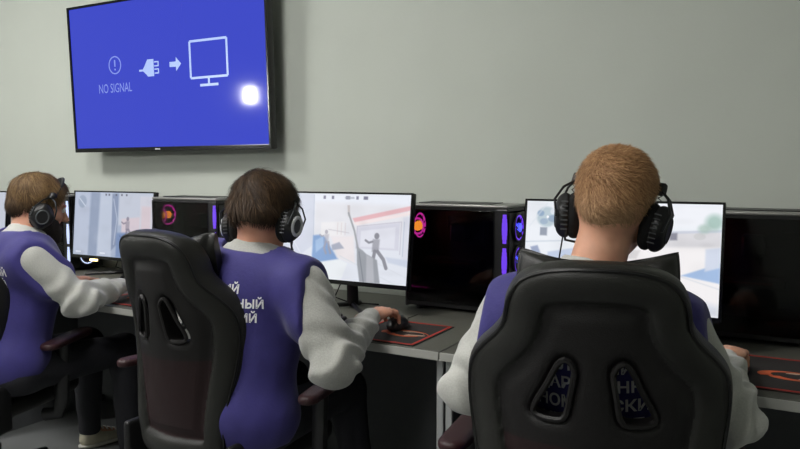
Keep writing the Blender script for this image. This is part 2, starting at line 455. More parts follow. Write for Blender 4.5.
def figure(p, x, y, h, c, lean=0, al=.8):
    p.blob(x+lean*.3, y, h*.09, h*.1, c, al); p.poly([(x-.05*h,y+.1*h),(x+.09*h,y+.1*h),(x+.07*h+lean*.1,y+.5*h),(x-.06*h,y+.5*h)], c, .01, al*.7)
    p.line([(x,y+.48*h),(x-.05*h+lean*.3,y+.75*h),(x+.02*h,y+h)], c, h*.06, al); p.line([(x+.02,y+.48*h),(x+.1*h+lean,y+.72*h),(x+.16*h+lean,y+h*.98)], c, h*.06, al)
    p.line([(x-.02,y+.18*h),(x-.13*h,y+.22*h),(x-.2*h,y+.15*h)], c, h*.035, al)
def pic_mid():
    p = Pic(288, 162, (222,226,236)); p.poly([(0,0),(1,0),(1,.3),(0,.35)], (232,236,246), .03)
    p.poly([(.28,.1),(1,.12),(1,.5),(.28,.5)], (226,226,232), .03)
    p.poly([(0,0),(.27,0),(.28,.62),(.02,.93),(0,.93)], (206,211,226), .01); p.line([(.27,.02),(.285,.62)], (180,188,208), .005)
    p.line([(.02,.45),(.25,.18)], (190,196,212), .004, .6); p.line([(.0,.3),(.2,.75)], (232,236,244), .008, .5)
    p.poly([(.28,.5),(.36,.48),(.44,.66),(.49,.76),(.3,.83),(.28,.78)], (116,152,204), .012); p.poly([(.3,.56),(.36,.5),(.37,.62),(.31,.7)], (150,182,222), .01)
    p.poly([(.04,.94),(.3,.82),(.5,.76),(.56,.8),(.52,1),(0,1)], (232,236,240), .012)
    p.poly([(.34,.34),(.52,.32),(.52,.5),(.34,.5)], (236,234,236), .01); p.line([(.4,.42),(.56,.45)], (200,196,204), .005)
    p.poly([(.42,.5),(.6,.48),(.62,.8),(.48,.74)], (234,226,228), .02)
    p.poly([(.58,.28),(1,.12),(1,.17),(.6,.33)], (226,170,176), .008); p.poly([(.58,.33),(1,.18),(1,.22),(.62,.36)], (242,226,226), .008)
    p.poly([(.62,.38),(.93,.31),(.93,.62),(.62,.62)], (206,206,220), .008); p.poly([(.65,.42),(.9,.36),(.9,.6),(.65,.6)], (222,223,234), .008)
    p.line([(.62,.62),(.62,.37),(.94,.3),(.94,.66)], (176,172,190), .005, .8)
    p.poly([(.95,.25),(1,.24),(1,.75),(.95,.7)], (214,216,228), .008); p.line([(.96,.3),(.96,.68)], (150,168,190), .004, .7)
    p.poly([(.84,.7),(1,.72),(1,.8),(.86,.76)], (196,204,222), .012)
    p.line([(.5,.72),(.92,1)], (206,214,222), .006, .7); p.line([(.64,.68),(1,.92)], (212,216,226), .006, .7)
    for x in (.47,.5,.53): p.line([(x,.34),(x,.47)], (206,190,192), .006, .5)
    figure(p, .385, .45, .25, (150,146,160), 0, .75); p.poly([(.43,.6),(.49,.56),(.53,.63),(.44,.66)], (140,148,170), .008, .8)
    figure(p, .76, .47, .36, (112,112,122), .03, .9)
    p.poly([(.535,.13),(.555,.13),(.56,.24),(.545,.26)], (190,180,180), .006, .9)
    p.line([(.548,.22),(.6,.42),(.635,.62)], (146,148,154), .012, .95)
    p.poly([(.625,.6),(.67,.64),(.7,.68),(.78,.74),(.81,1),(.66,1),(.635,.8)], (138,142,150), .008); p.poly([(.7,.69),(.75,.72),(.77,1),(.71,1)], (168,170,178), .01)
    p.line([(.645,.66),(.69,1)], (98,104,112), .007, .8)
    for x in (.345,.41,.52,.535,.6,.655,.67): p.poly([(x,.025),(x+.018,.025),(x+.018,.062),(x,.062)], (84,84,110), .004, .85)
    p.line([(.52,.045),(.58,.045)], (150,156,170), .012, .7)
    for x in (.12,.3): p.line([(x,.95),(x+.03,.95)], (255,255,255), .008, .9)
    p.noise(.035, 70, 3); return p
def pic_right():
    p = Pic(288, 162, (236,240,246)); p.poly([(.5,.0),(1,0),(1,.2),(.5,.24)], (240,242,248), .03)
    p.poly([(0,.55),(.4,.5),(.4,1),(0,1)], (196,206,228), .02); p.poly([(.0,.72),(.2,.6),(.36,1),(0,1)], (150,170,208), .03)
    p.blob(.115,.155,.1,.1,(176,196,206),.9,.25); p.blob(.08,.12,.035,.03,(120,150,186),.8); p.blob(.15,.17,.05,.035,(126,150,180),.8); p.blob(.1,.2,.04,.03,(136,160,190),.7); p.blob(.15,.1,.03,.03,(224,230,238),.9); p.blob(.12,.155,.012,.014,(250,250,255),1)
    p.line([(.115,.02),(.02,.25)], (220,228,236), .006,.6); p.line([(.0,.41),(.4,.36)], (200,210,222), .006)
    p.poly([(.08,.26),(.12,.26),(.12,.34),(.08,.34)], (110,120,140), .006,.8); p.poly([(.03,.46),(.07,.44),(.09,.52),(.05,.55)], (120,136,176), .008,.8)
    p.poly([(.13,.5),(.36,.42),(.36,.6),(.13,.68)], (186,200,226), .01); p.poly([(.3,.66),(.42,.62),(.42,.9),(.3,.9)], (72,184,208), .01,.8)
    p.poly([(.55,.28),(1,.24),(1,.42),(.55,.42)], (216,214,218), .012); p.line([(.55,.29),(1,.235)], (192,198,214), .012,.8)
    for x in (.68,.76): p.poly([(x,.27),(x+.035,.265),(x+.035,.33),(x,.335)], (112,112,128), .008,.9)
    p.blob(.9,.29,.05,.03,(190,190,190),.6); p.blob(.965,.16,.07,.07,(140,178,164),.8,.8); p.blob(.92,.22,.05,.04,(160,190,176),.7,.8)
    p.poly([(.4,.42),(1,.38),(1,1),(.4,1)], (244,240,240), .015); p.poly([(.82,.65),(1,.52),(1,.7)], (150,180,222), .008)
    p.poly([(.93,.4),(1,.38),(1,.56),(.93,.6)], (206,214,232), .01); p.poly([(.6,.88),(.8,.82),(1,.9),(1,1),(.6,1)], (206,212,224), .03,.8)
    p.line([(.66,.62),(.82,.66),(1,.75)], (210,214,222), .006,.7); p.poly([(.52,.44),(.62,.44),(.6,.52),(.5,.52)],(210,205,205),.01,.8)
    p.noise(.045, 70, 5); return p
def pic_left():
    p = Pic(240, 135, (150,164,190))
    p.poly([(0,0),(.2,0),(.2,1),(0,1)], (172,182,204), .02); p.poly([(.22,0),(.33,0),(.31,1),(.2,1)], (128,142,170), .02); p.poly([(.34,.0),(.5,.0),(.5,1),(.32,1)], (178,188,208), .02)
    p.blob(.1,.15,.1,.1,(130,146,172),.8,.25); p.line([(.06,.1),(.14,.22)], (206,214,226), .01,.8)
    p.poly([(.49,.02),(.57,.02),(.57,.8),(.5,.9)], (112,126,158), .012,.9); p.line([(.51,.1),(.56,.4),(.53,.8)], (196,204,220), .01,.6)
    p.poly([(.58,.0),(1,.0),(1,.5),(.58,.5)], (184,190,206), .02); p.poly([(.62,.4),(.86,.36),(.86,.62),(.62,.62)], (206,188,196), .015,.9)
    p.poly([(.84,.05),(1,.05),(1,.95),(.84,.95)], (196,196,208), .012); p.poly([(.86,.2),(.97,.2),(.97,.7),(.86,.7)], (208,184,190), .02,.7)
    p.poly([(.56,.62),(.82,.6),(.82,1),(.56,1)], (98,122,168), .02); p.line([(.6,.66),(.78,.9)], (70,90,140), .012,.6); figure(p, .69, .4, .34, (92,86,106), .02, .7)
    for x in (.4,.44,.53,.6,.66): p.poly([(x,.02),(x+.02,.02),(x+.02,.05),(x,.05)], (60,64,84), .004,.9)
    for x in (.04,.36): p.line([(x,.95),(x+.06,.95)], (235,240,250), .01,.8)
    p.noise(.04, 60, 9); return p
def pic_far():
    p = Pic(160, 90, (170,178,196)); p.poly([(.6,0),(1,0),(1,1),(.6,1)], (182,188,202), .03); p.poly([(.1,.4),(.5,.3),(.6,.9),(0,1)], (140,150,176), .04); p.noise(.05, 50, 2); return p

def screen_mesh(w, h, p, y):
    p.I = p.I*.84+.16*np.array([.93,.94,.97])
    nx, nz = p.w, p.h
    X = (p.u-.5)*w; Z = (.5-p.v)*h
    V = np.stack([X, np.full_like(X, y), Z], -1).reshape(-1, 3)
    i = np.arange(nx-1)[None, :]+np.arange(nz-1)[:, None]*nx; i = i.ravel()
    Q = np.stack([i, i+nx, i+nx+1, i+1], 1)
    me = np_mesh('screen', V, Q); tone(me, s2l(np.clip(p.I, 0, 1)).reshape(-1, 3)); return me
MSCREEN = attr_mat('game_screen', .3, emit=1.0, spec=.3)
MW, MH = .605, .352
DZ = .77
def monitor(x, y, zc, rotz, tilt, p, label, led=None):
    t = thing('monitor', label, 'monitor', (x, y, DZ), rotz, 'flat monitors on the desks')
    T = Matrix.Translation((0,0,zc-DZ)) @ Matrix.Rotation(-tilt, 4, 'X')
    def tb(mb): bmesh.ops.transform(mb.bm, matrix=T, verts=mb.bm.verts); return mb
    tb(MB().box((0,.016,0), (MW,.022,MH), .004)).build('housing', M['plastic'], t)
    b = MB(); w = .007
    for sx in (-1, 1): b.box((sx*(MW/2-w/2), .002, 0), (w,.008,MH))
    b.box((0,.002,MH/2-w/2), (MW-.012,.008,w)); b.box((0,.002,-MH/2+.008), (MW-.012,.008,.016))
    tb(b).build('bezel', M['gloss'], t)
    me = screen_mesh(MW-2*w, MH-.023, p, .002); me.transform(Matrix.Translation((0,0,.0045))); me.transform(T)
    link('screen', me, MSCREEN, t)
    z0 = -.0
    h = MB().box((0,.034,0), (.20,.02,.12), .006); tb(h).build('rear_cover', M['plastic'], t)
    MB().tube([(0,.05,zc-DZ-.02),(0,.075,zc-DZ-.1),(0,.085,.012)], [.02,.02,.024], 12, flat=.6).build('stand_neck', M['plastic'], t, True)
    f = MB().tube([(-.14,-.06,.0085),(0,.085,.0115),(.14,-.06,.0085)], [.009,.014,.009], 8, flat=.7)
    f.tube([(0,.085,.0115),(0,.135,.009)], [.014,.01], 8); f.build('stand_foot', M['plastic'], t, True)
    if led: tb(MB().box((-.12,-.004,-MH/2-.006), (.05,.012,.01), .002)).build('status_light', led, t)
    cb = MB().tube([(.0,.06,zc-DZ-.06),(-.05,.1,.12),(-.09,.09,.03),(-.05,.13,.006),(.08,.15,.005)], .003, 6); cb.build('cable', M['cable'], t, True)
    return t
ML = [(-.46, 2.215, 1.037, -R(0), R(7), pic_right(), 'monitor in front of the short-haired person, showing a bright pale street'),
      (-1.487, 2.215, 1.049, 0, R(7), pic_mid(), 'monitor showing a grey gun and crouching figure, beside the middle computer tower'),
      (-3.012, 2.40, 1.027, 0, R(5), pic_left(), 'monitor with a bluish-grey game picture, left of the raised black chair top'),
      (-4.045, 2.30, 1.02, 0, R(5), pic_far(), 'monitor cut off by the left frame edge behind the bearded person')]
for i, a in enumerate(ML): monitor(*a, led=M['g_warm'] if i == 2 else None)

# ------------------------------------------------------------------ desks
def desk(x0, x1, label):
    yf, yb = 1.83, 2.615; c = (x0+x1)/2; w = x1-x0
    t = thing('desk', label, 'desk', (c, (yf+yb)/2, 0), 0, 'grey desks along the wall'); d = yb-yf
    MB().box((0,.004,DZ-.0125), (w-.002,d-.012,.025), .003).build('desktop', M['desk'], t)
    MB().box((0,-d/2,DZ-.0125), (w-.002,.004,.0252), .0015).build('front_edge', M['deskedge'], t)
    for s in (-1, 1):
        MB().box((s*(w/2-.014),.02,(DZ-.026)/2), (.022,d-.06,DZ-.026)).build('side_panel', M['deskpanel'], t)
        MB().box((s*(w/2-.014),-d/2+.042,(DZ-.026)/2), (.022,.012,DZ-.026), .003).build('leg', M['leg'], t)
    MB().box((0,d/2-.16,.42), (w-.06,.016,.62)).build('modesty_panel', M['deskpanel'], t)
desk(-.882, .40, 'grey desk in front of the short-haired person at the right')
desk(-2.14, -.884, 'grey desk of the middle person, with a red-edged mouse mat')
desk(-3.40, -2.142, 'grey desk of the bearded person at the left')
desk(-4.66, -3.402, 'grey desk at the far left end of the row')

# ------------------------------------------------------------------ computer towers
def fan(parent, c, n, r, ring, glowm, hub=True):
    rot = Vector((0,0,1)).rotation_difference(Vector(n)).to_matrix()
    f = MB()
    def torus(mb, rr, tr_, dz=0):
        pts = [Vector(c)+rot @ Vector((rr*math.cos(2*PI*k/28), rr*math.sin(2*PI*k/28), dz)) for k in range(28)]
        mb.tube(pts, tr_, 6, closed=True)
    torus(f, r, .006); fr = f.build('fan', M['case'], parent, True)
    g = MB(); torus(g, r*.86, .0045); g.build('light_ring', ring, fr, True)
    b = MB()
    for k in range(9):
        a = 2*PI*k/9; p = [rot @ Vector((q*math.cos(a+s), q*math.sin(a+s), z))+Vector(c) for q, s, z in ((.3*r,0,-.004),(.8*r,.15,-.004),(.8*r,.6,.006),(.3*r,.7,.006))]
        v = [b.bm.verts.new(x) for x in p]; b.bm.faces.new(v); v2 = [b.bm.verts.new(x+rot @ Vector((0,0,.0015))) for x in p]; b.bm.faces.new(v2[::-1])
        for i in range(4): b.bm.faces.new([v[i], v[(i+1) % 4], v2[(i+1) % 4], v2[i]])
    b.build('blades', M['chip'], fr)
    MB().lathe([(.0,-.008),(r*.32,-.008),(r*.34,0),(r*.32,.008),(.0,.008)], 18, c, rot).build('hub', glowm, fr, True)
def tower(x0, label, rear=('g_pink','g_orange'), front=('g_purple','g_blue'), inner=None):
    w, d, h = .42, .2, .405; y0 = 2.385
    t = thing('computer_tower', label, 'computer', (x0+w/2, y0+d/2, DZ), 0, 'black computer towers on the desks')
    X, Y = w/2, d/2; z0 = .014
    b = MB()
    b.box((0,Y-.003,z0+(h-z0)/2), (w,.006,h-z0)); b.box((0,0,z0+.035), (w-.004,d-.01,.07), .003)
    b.box((-X+.004,0,h/2), (.008,d-.004,h-.02)); b.box((X-.052,0,h/2), (.006,d-.012,h-.04))
    b.box((0,0,h-.012), (w-.008,d-.008,.018), .003)
    for x in (-X+.007, X-.05): b.box((x,-Y+.008,h/2), (.014,.014,h-.03))
    b.build('frame', M['case'], t)
    tp = MB().box((0,0,h-.001), (w,d,.012), .0055, 3); tp.build('top_panel', M['casetop'], t, True)
    tv = MB().box((-.02,0,h+.0065), (w-.12,d-.07,.004), .0015); tv.build('top_filter', M['case'], t)
    MB().box((-.022,-Y+.0005,z0+(h-z0)/2), (w-.058,.004,h-z0-.034), .001).build('side_glass', M['glass'], t)
    # motherboard, graphics card, cooler
    mb = MB().box((-.03,Y-.014,h/2+.03), (.26,.006,.24)).build('circuit_board', M['board'], t)
    MB().box((-.07,Y-.055,h/2-.03), (.25,.075,.034), .006).build('graphics_card', M['chip'], t)
    MB().box((-.05,Y-.096,h/2-.028), (.14,.004,.006)).build('card_trim', M['darkred'], t)
    for k in range(4): MB().box((.05+k*.011,Y-.03,h/2+.075), (.005,.03,.12)).build('memory_stick', M['chip'], t)
    MB().box((-.04,Y-.05,h/2+.09), (.07,.07,.07), .008).build('cpu_cooler', M['dsteel'], t)
    fan(t, (-X+.02,-.02,h-.085), (1,0,-.0), .055, M[rear[0]], M[rear[1]])
    g = MB().lathe([(0,-.003),(.018,-.003),(.018,.003),(0,.003)], 16, (-X+.038,-Y+.03,h-.085), Matrix.Rotation(PI/2, 3, 'X')).build('fan_light', M[rear[1]], t, True)
    a = MB()
    for k in range(20):
        an = 2*PI*k/20
        a.box((-X+.038+.026*math.cos(an),-Y+.03,h-.085+.03*math.sin(an)), (.008,.004,.008), .001)
    a.build('light_ring', M[rear[0]], t)
    if inner:  # added white and red bars, standing in for a reflection in the side glass
        MB().box((.135,-Y+.03,h/2+.01), (.04,.01,h-.14)).build('reflection_bar', M[inner], t)
        MB().box((.175,-Y+.05,h/2+.01), (.03,.02,h-.14)).build('reflection_bar', M['darkred'], t)
    # front: mesh plate with three lit fans
    f = MB().box((X-.003,0,h/2), (.006,d-.03,h-.05))
    for s in (-1, 1): f.box((X-.024,s*(Y-.006),h/2), (.046,.01,h-.02), .004)
    f.box((X-.024,0,.03), (.046,d-.01,.03)); f.build('front_panel', M['case'], t)
    for k in range(3): fan(t, (X+.005,0,.08+k*.122), (1,0,0), .052, M[front[0]], M[front[1]])
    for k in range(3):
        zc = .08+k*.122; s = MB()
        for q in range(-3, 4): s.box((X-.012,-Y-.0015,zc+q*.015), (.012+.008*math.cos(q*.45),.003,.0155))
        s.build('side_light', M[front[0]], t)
    for sx in (-1, 1):
        for sy in (-1, 1): MB().lathe([(0,0),(.014,0),(.016,.014),(0,.014)], 12, (sx*.16,sy*.07,.0)).build('foot', M['plastic'], t)
    return t
tower(-.262, 'black computer tower at the right frame edge, beside the brightest monitor')
tower(-1.298, 'black computer tower with purple front lights, between the middle and right monitors')
tower(-2.70, 'black computer tower with orange fan light, behind the left of the raised chair')
tower(-3.745, 'black computer tower behind the face of the bearded person, mostly hidden', front=('g_white','darkred'), inner='g_white')  # white and red here imitate a reflection in this tower's glass

# ------------------------------------------------------------------ mouse mats, mice, keyboards
def mouse_mat(x, y, label, w=.26, d=.30, rz=0):
    t = thing('mouse_mat', label, 'mouse mat', (x, y, DZ), rz, 'mouse mats on the desks')
    MB().box((0,0,.002), (w,d,.003), .001).build('mat', M['pad'], t)
    b = MB(); e = .009
    b.box((0,d/2-e,.0042), (w-2*e+e,e,.0012)).box((0,-d/2+e,.0042), (w-2*e+e,e,.0012)).box((w/2-e,0,.0042), (e,d-2*e,.0012)).box((-w/2+e,0,.0042), (e,d-2*e,.0012))
    b.build('red_border', M['padred'], t)
    # swirl emblem: layered crescents
    def cres(r0, r1, a0, a1, cx, cy, n=14):
        o = [(cx+r0*math.cos(a0+(a1-a0)*k/n), cy+r0*.5*math.sin(a0+(a1-a0)*k/n)) for k in range(n+1)]
        i = [(cx+.012+r1*math.cos(a1-(a1-a0)*k/n), cy+.004+r1*.5*math.sin(a1-(a1-a0)*k/n)) for k in range(n+1)]
        return o+i
    m = MB()
    m.prism(cres(.085,.066,.2,3.6,.03,-.02), (0,0,.0037), (1,0,0), (0,1,0), (0,0,1), .0009)
    m.prism(cres(.06,.045,3.4,6.0,.03,-.03), (0,0,.0037), (1,0,0), (0,1,0), (0,0,1), .0009)
    m.build('emblem', M['padorange'], t)
    m = MB(); m.prism(cres(.045,.03,.0,2.6,.05,-.01), (0,0,.0039), (1,0,0), (0,1,0), (0,0,1), .0009)
    m.prism([(.04,-.045),(.10,-.03),(.105,-.02),(.05,-.03)], (0,0,.0039), (1,0,0), (0,1,0), (0,0,1), .0009); m.build('emblem_highlight', M['padpale'], t)
mouse_mat(-1.11, 2.0, 'black mouse mat with red border under the middle person hand')
mouse_mat(-.0, 2.06, 'black mouse mat with red border at the right frame edge', .26, .34)
mouse_mat(-2.36, 2.02, 'black mouse mat with red border left of the raised black chair')

def mouse(x, y, label, rz=0):
    f = Field((-.05,-.08,-.01), (.05,.08,.06), .0022)
    f.ell((0,-.005,.012), (.032,.06,.028), None, .01).ell((0,-.02,.02), (.028,.035,.022), None, .01); f.plane((0,0,.001), (0,0,-1), .002)
    t = thing('computer_mouse', label, 'mouse', (x, y, DZ+.0048), rz, 'black mice on the mats')
    fobj('shell', f, M['plastic'], t)
    MB().lathe([(0,-.003),(.008,-.003),(.008,.003),(0,.003)], 14, (0,.035,.031), Matrix.Rotation(PI/2, 3, 'Y')).build('scroll_wheel', M['ringdark'], t)
    MB().tube([(0,.052,.008),(.0,.09,.004),(-.02,.15,.003),(-.01,.22,.003)], .0018, 6).build('cable', M['cable'], t, True)
mouse(-1.135, 2.035, 'black mouse under the right hand of the middle person', R(8))
mouse(-.105, 2.04, 'black mouse under the right hand of the short-haired person', R(8))
mouse(-2.395, 2.06, 'black mouse under the right hand of the bearded person', R(8))

KB = None
def keyboard(x, y, label, rz=0, w=.36):
    t = thing('keyboard', label, 'keyboard', (x, y, DZ), rz, 'black keyboards on the desks')
    T = Matrix.Rotation(R(3), 4, 'X')
    b = MB().box((0,0,.014), (w,.135,.018), .005); b.build('body', M['plastic'], t)
    k = MB(); cols = int(w/.0195)
    for r_ in range(6):
        c = 0
        while c < cols:
            s = 6 if (r_ == 0 and c == 4) else (2 if (r_ in (2,3) and c in (0, cols-2)) else 1)
            k.box((-w/2+.012+(c+s/2)*(w-.024)/cols, -.052+r_*.0205, .0265), ((w-.024)/cols*s-.003,.0165,.009), .0015, 1); c += s
    k.build('keycaps', M['keycap'], t)
    MB().box((0,.064,.0245), (w-.04,.003,.002)).build('backlight', M['g_pink'], t)
keyboard(-1.53, 1.99, 'black keyboard under the left hand of the middle person', R(-4))
keyboard(-.52, 1.97, 'black keyboard hidden in front of the short-haired person', R(0))
keyboard(-2.72, 2.03, 'black keyboard with pink backlight before the bearded person', R(0))

# ------------------------------------------------------------------ gaming chair
def poly_sdf(X, Y, P):
    ins = np.zeros(X.shape, bool); D = np.full(X.shape, 9.)
    for (x0, y0), (x1, y1) in zip(P, P[1:]+P[:1]):
        if y1 != y0: ins ^= ((y0 > Y) != (y1 > Y)) & (X < (x1-x0)*(Y-y0)/(y1-y0)+x0)
        dx, dy = x1-x0, y1-y0; t = np.clip(((X-x0)*dx+(Y-y0)*dy)/(dx*dx+dy*dy+1e-12), 0, 1)
        D = np.minimum(D, np.hypot(X-x0-t*dx, Y-y0-t*dy))
    return np.where(ins, -D, D)
def catmull(P, n=6, closed=False):
    P = [np.array(p, float) for p in P]; out = []; k = len(P); rng_ = range(k if closed else k-1)
    for i in rng_:
        p0 = P[(i-1) % k] if closed or i > 0 else P[i]; p1 = P[i]; p2 = P[(i+1) % k]; p3 = P[(i+2) % k] if closed or i+2 < k else P[(i+1) % k]
        for j in range(n):
            t = j/n; out.append(tuple(.5*(2*p1+(p2-p0)*t+(2*p0-5*p1+4*p2-p3)*t*t+(3*p1-p0-3*p2+p3)*t**3)))
    if not closed: out.append(tuple(P[-1]))
    return out
# right half outline of the back, v measured down from the top
HALF = [(.0,.0),(.055,.002),(.105,.012),(.142,.034),(.163,.072),(.172,.115),(.192,.145),(.222,.178),(.246,.215),(.256,.26),(.254,.32),(.242,.40),(.225,.48),(.212,.56),(.206,.62),(.19,.655),(.12,.665),(.0,.667)]
BT = .667    # height of the back
def back_bend(x, z):   # forward offset of the back surface
    t = np.clip((BT-z)/BT, 0, 1)
    return 1.15*x*x*(1+.75*np.sin(PI*np.clip(t*1.2, 0, 1)))-.14*z
def chair_mesh():
    out = catmull(HALF, 5); poly = [(x, BT-v) for x, v in out]; poly += [(-x, z) for x, z in poly[::-1]][1:-1]
    slot = lambda s: [(s*x, BT-v) for x, v in catmull([(.034,.205),(.048,.185),(.064,.195),(.085,.24),(.108,.285),(.104,.302),(.075,.306),(.05,.298),(.040,.25)], 5, True)]
    h = .0055; f = Field((-.29,-.20,-.03), (.29,.12,BT+.03), h)
    sl, X, Y, Z = f.region(f.lo, f.lo+f.n*h)
    X2, Z2 = np.broadcast_arrays(X[:, 0, :], Z[:, 0, :])
    d2 = poly_sdf(X2, Z2, poly); ds = np.minimum(poly_sdf(X2, Z2, slot(1)), poly_sdf(X2, Z2, slot(-1)))
    base = back_bend(X2, Z2)
    ins = np.clip(-d2, 0, 1)
    roll = np.sqrt(np.clip(1-((ins-.038)/.038)**2, 0, 1))*(ins < .076)
    tb = .030+.020*roll*(1-.0*ins)+.006*np.clip((ins-.09)/.02, 0, 1)         # half thickness to the rear
    tf = .034+.014*roll
    yy = Y-base[:, None, :]
    dd = np.where(yy < 0, -yy-tb[:, None, :], yy-tf[:, None, :])
    D2 = np.maximum(d2, -ds)[:, None, :]
    r = .026; a = D2+r; b = dd+r
    s3 = np.minimum(np.maximum(a, b), 0)+np.sqrt(np.maximum(a, 0)**2+np.maximum(b, 0)**2)-r
    f.F = s3.astype(np.float32)
    f.noise(.0008, 30, 4)
    return f, slot
SEATZ = .46; BY = -.25; BZ = .455
def gaming_chair(loc, rz, label, pdz=0, sz=1, sx=1, aw=0, ay=0, rot=8, red_arm=True):
    t = thing('gaming_chair', label, 'chair', loc, rz, 'black gaming chairs'); t.scale = (sx, 1, sz)
    off = Vector((0, BY, BZ))
    f, slot = chair_mesh(); V, Q = f.mesh(); V = smooth_v(V, Q, 1)
    me = np_mesh('backrest', V+V3(off), Q); me.materials.append(M['leather']); me.materials.append(M['leather2']); me.materials.append(M['darkmaroon'])
    bk = link('backrest', me, None, t, True)
    # centre panels and lower panel colours by where they sit on the back
    out = catmull(HALF, 5); poly = [(x, BT-v) for x, v in out]; poly += [(-x, z) for x, z in poly[::-1]][1:-1]
    ce = V[Q].mean(1); dpl = poly_sdf(ce[:, 0], ce[:, 2], poly)
    mi = np.where(dpl < -.078, 1, 0); mi = np.where((dpl < -.078) & (ce[:, 2] < BT-.36), 2, mi); me.polygons.foreach_set('material_index', mi.astype(np.int32))
    # piping round the rear edge and seam arch
    m = MB(); ring = []
    for x, z in poly[::2]:
        nrm = np.array([0, .33]); c = np.array([x, z]); d = (nrm-c); d /= np.linalg.norm(d)+1e-9
        xx, zz = c+d*.012; ring.append((xx, back_bend(xx, zz)-.042+BY, zz+BZ))
    m.tube(ring, .0042, 6, closed=True); m.build('piping', M['piping'], bk, True)
    # slot trims
    for s in (1, -1):
        m = MB(); m.tube([(x, back_bend(x, z)-.034+BY, z+BZ) for x, z in slot(s)[::2]], .006, 6, closed=True); m.build('slot_trim', M['leather2'], bk, True)
    # headrest pillow: corners drawn out, top edge dipping
    n = 40; u, v = np.meshgrid(np.linspace(-1, 1, n), np.linspace(-1, 1, n)); Vs = []
    for sgn in (1, -1):
        x = .165*u*np.sqrt(1-.20*v**2)*(1-.08*(1-v**2)); z = .094*v*np.sqrt(1-.24*u**4)*(1-.34*(1-u**2)*np.where(v > 0, 1, .6)) 
        th = .052*np.clip(1-u**6, 0, 1)**.5*np.clip(1-v**6, 0, 1)**.5+.0008
        z = z+.004*np.abs(u)**3*v
        Vs.append(np.stack([x, sgn*th+.9*x*x+.005*np.sin(9*u+4*v), z], -1).reshape(-1, 3))
    i = (np.arange(n-1)[None, :]+np.arange(n-1)[:, None]*n).ravel(); q = np.stack([i, i+1, i+n+1, i+n], 1)
    rim = list(range(n-1))+[n-1+k*n for k in range(n-1)]+[n*n-1-k for k in range(n-1)]+[n*(n-1)-k*n for k in range(n-1)]
    rq = np.array([[rim[k], rim[(k+1) % len(rim)], rim[(k+1) % len(rim)]+n*n, rim[k]+n*n] for k in range(len(rim))])
    VV = np.concatenate(Vs)+np.array([0, BY+back_bend(0, .62)+.085, BZ+.618+pdz])
    bm = np_mesh('headrest_pillow', VV, np.concatenate([q, q[:, ::-1]+n*n, rq])); link('headrest_pillow', bm, M['leather'], t, True)
    MB().tube([(.10,BY+back_bend(.1,.6)+.03,BZ+.6),(.12,BY+back_bend(.1,.6)+.06,BZ+.63)], .008, 6).build('strap', M['plastic'], t)
    # seat
    f = Field((-.32,-.30,.32), (.32,.32,.56), .008)
    f.F[...] = 1
    sl, X, Y, Z = f.region(f.lo, f.lo+f.n*.008)
    w = .215+.03*np.clip(Y/.25, -1, 1); qx = np.abs(X)-w; qy = np.abs(Y-.0)-.235; qz = np.abs(Z-.41-.35*np.clip(np.abs(X)-.17, 0, 1))-.038-0*Y
    r = .03; a = np.maximum(qx+r, 0); b = np.maximum(qy+r, 0); c = np.maximum(qz+r, 0)
    f.F = (np.sqrt(a*a+b*b+c*c)+np.minimum(np.maximum(np.maximum(qx, qy), qz)+r, 0)-r).astype(np.float32); f.noise(.002, 14, 2)
    so = fobj('seat', f, M['leather'], t); so.data.materials.append(M['maroon'])
    cs = np.empty(len(so.data.polygons)*3); so.data.polygons.foreach_get('center', cs); cs = cs.reshape(-1, 3)
    so.data.polygons.foreach_set('material_index', ((np.abs(cs[:, 0]) < .14)).astype(np.int32))
    # hinge covers, armrests
    for s in (-1, 1):
        MB().box((s*.245,-.235,.45), (.028,.10,.17), .012, 3).build('hinge_cover', M['plastic'], t, True)
        ar = MB().tube([(s*.24,.0,.36),(s*(.30+aw),ay,.37),(s*(.318+aw),ay,.42),(s*(.328+aw),ay,.645)], [.02,.02,.022,.024], 10, flat=1.3).build('armrest_post', M['plastic'], t, True)
        g = Field((-.07,-.18,-.04), (.07,.18,.04), .006); g.cone((0,-.12,0), (0,.11,0), .034, .040, 0); g.plane((0,0,.014), (0,0,1), .01); g.plane((0,0,-.012), (0,0,-1), .006)
        V2, Q2 = g.mesh(); V2 = smooth_v(V2, Q2); a_ = R(rot*s); cr, sr = math.cos(a_), math.sin(a_)
        V3_ = np.stack([V2[:, 0]*cr-V2[:, 1]*sr+s*(.335+aw), V2[:, 0]*sr+V2[:, 1]*cr+.02+ay, V2[:, 2]+.658], 1)
        me2 = np_mesh('armrest_pad', V3_, Q2); link('armrest_pad', me2, M['maroon'] if red_arm else M['leather'], t, True)
    MB().box((0,0,.362), (.24,.2,.03), .006).build('tilt_mechanism', M['plastic'], t)
    MB().lathe([(0,.10),(.03,.10),(.03,.22),(.018,.225),(.018,.35),(0,.35)], 18).build('gas_lift', M['dsteel'], t, True)
    MB().lathe([(0,.075),(.045,.075),(.05,.11),(.035,.13),(0,.13)], 20).build('base_hub', M['plastic'], t, True)
    for k in range(5):
        a = 2*PI*k/5+.35; c_, s_ = math.cos(a), math.sin(a)
        lg = MB().tube([(.03*c_,.03*s_,.105),(.17*c_,.17*s_,.10),(.31*c_,.31*s_,.078)], [.026,.022,.016], 8, flat=.7).build('base_leg', M['dsteel'], t, True)
        w_ = MB()
        for q in (-1, 1): w_.lathe([(0,-.009),(.024,-.009),(.028,-.005),(.028,.005),(.024,.009),(0,.009)], 16, (.31*c_-q*.014*s_, .31*s_+q*.014*c_, .0285), Matrix.Rotation(a, 3, 'Z') @ Matrix.Rotation(PI/2, 3, 'X'))
        w_.tube([(.31*c_,.31*s_,.03),(.31*c_,.31*s_,.078)], .007, 8)
        w_.build('caster', M['plastic'], lg, True)
    return t
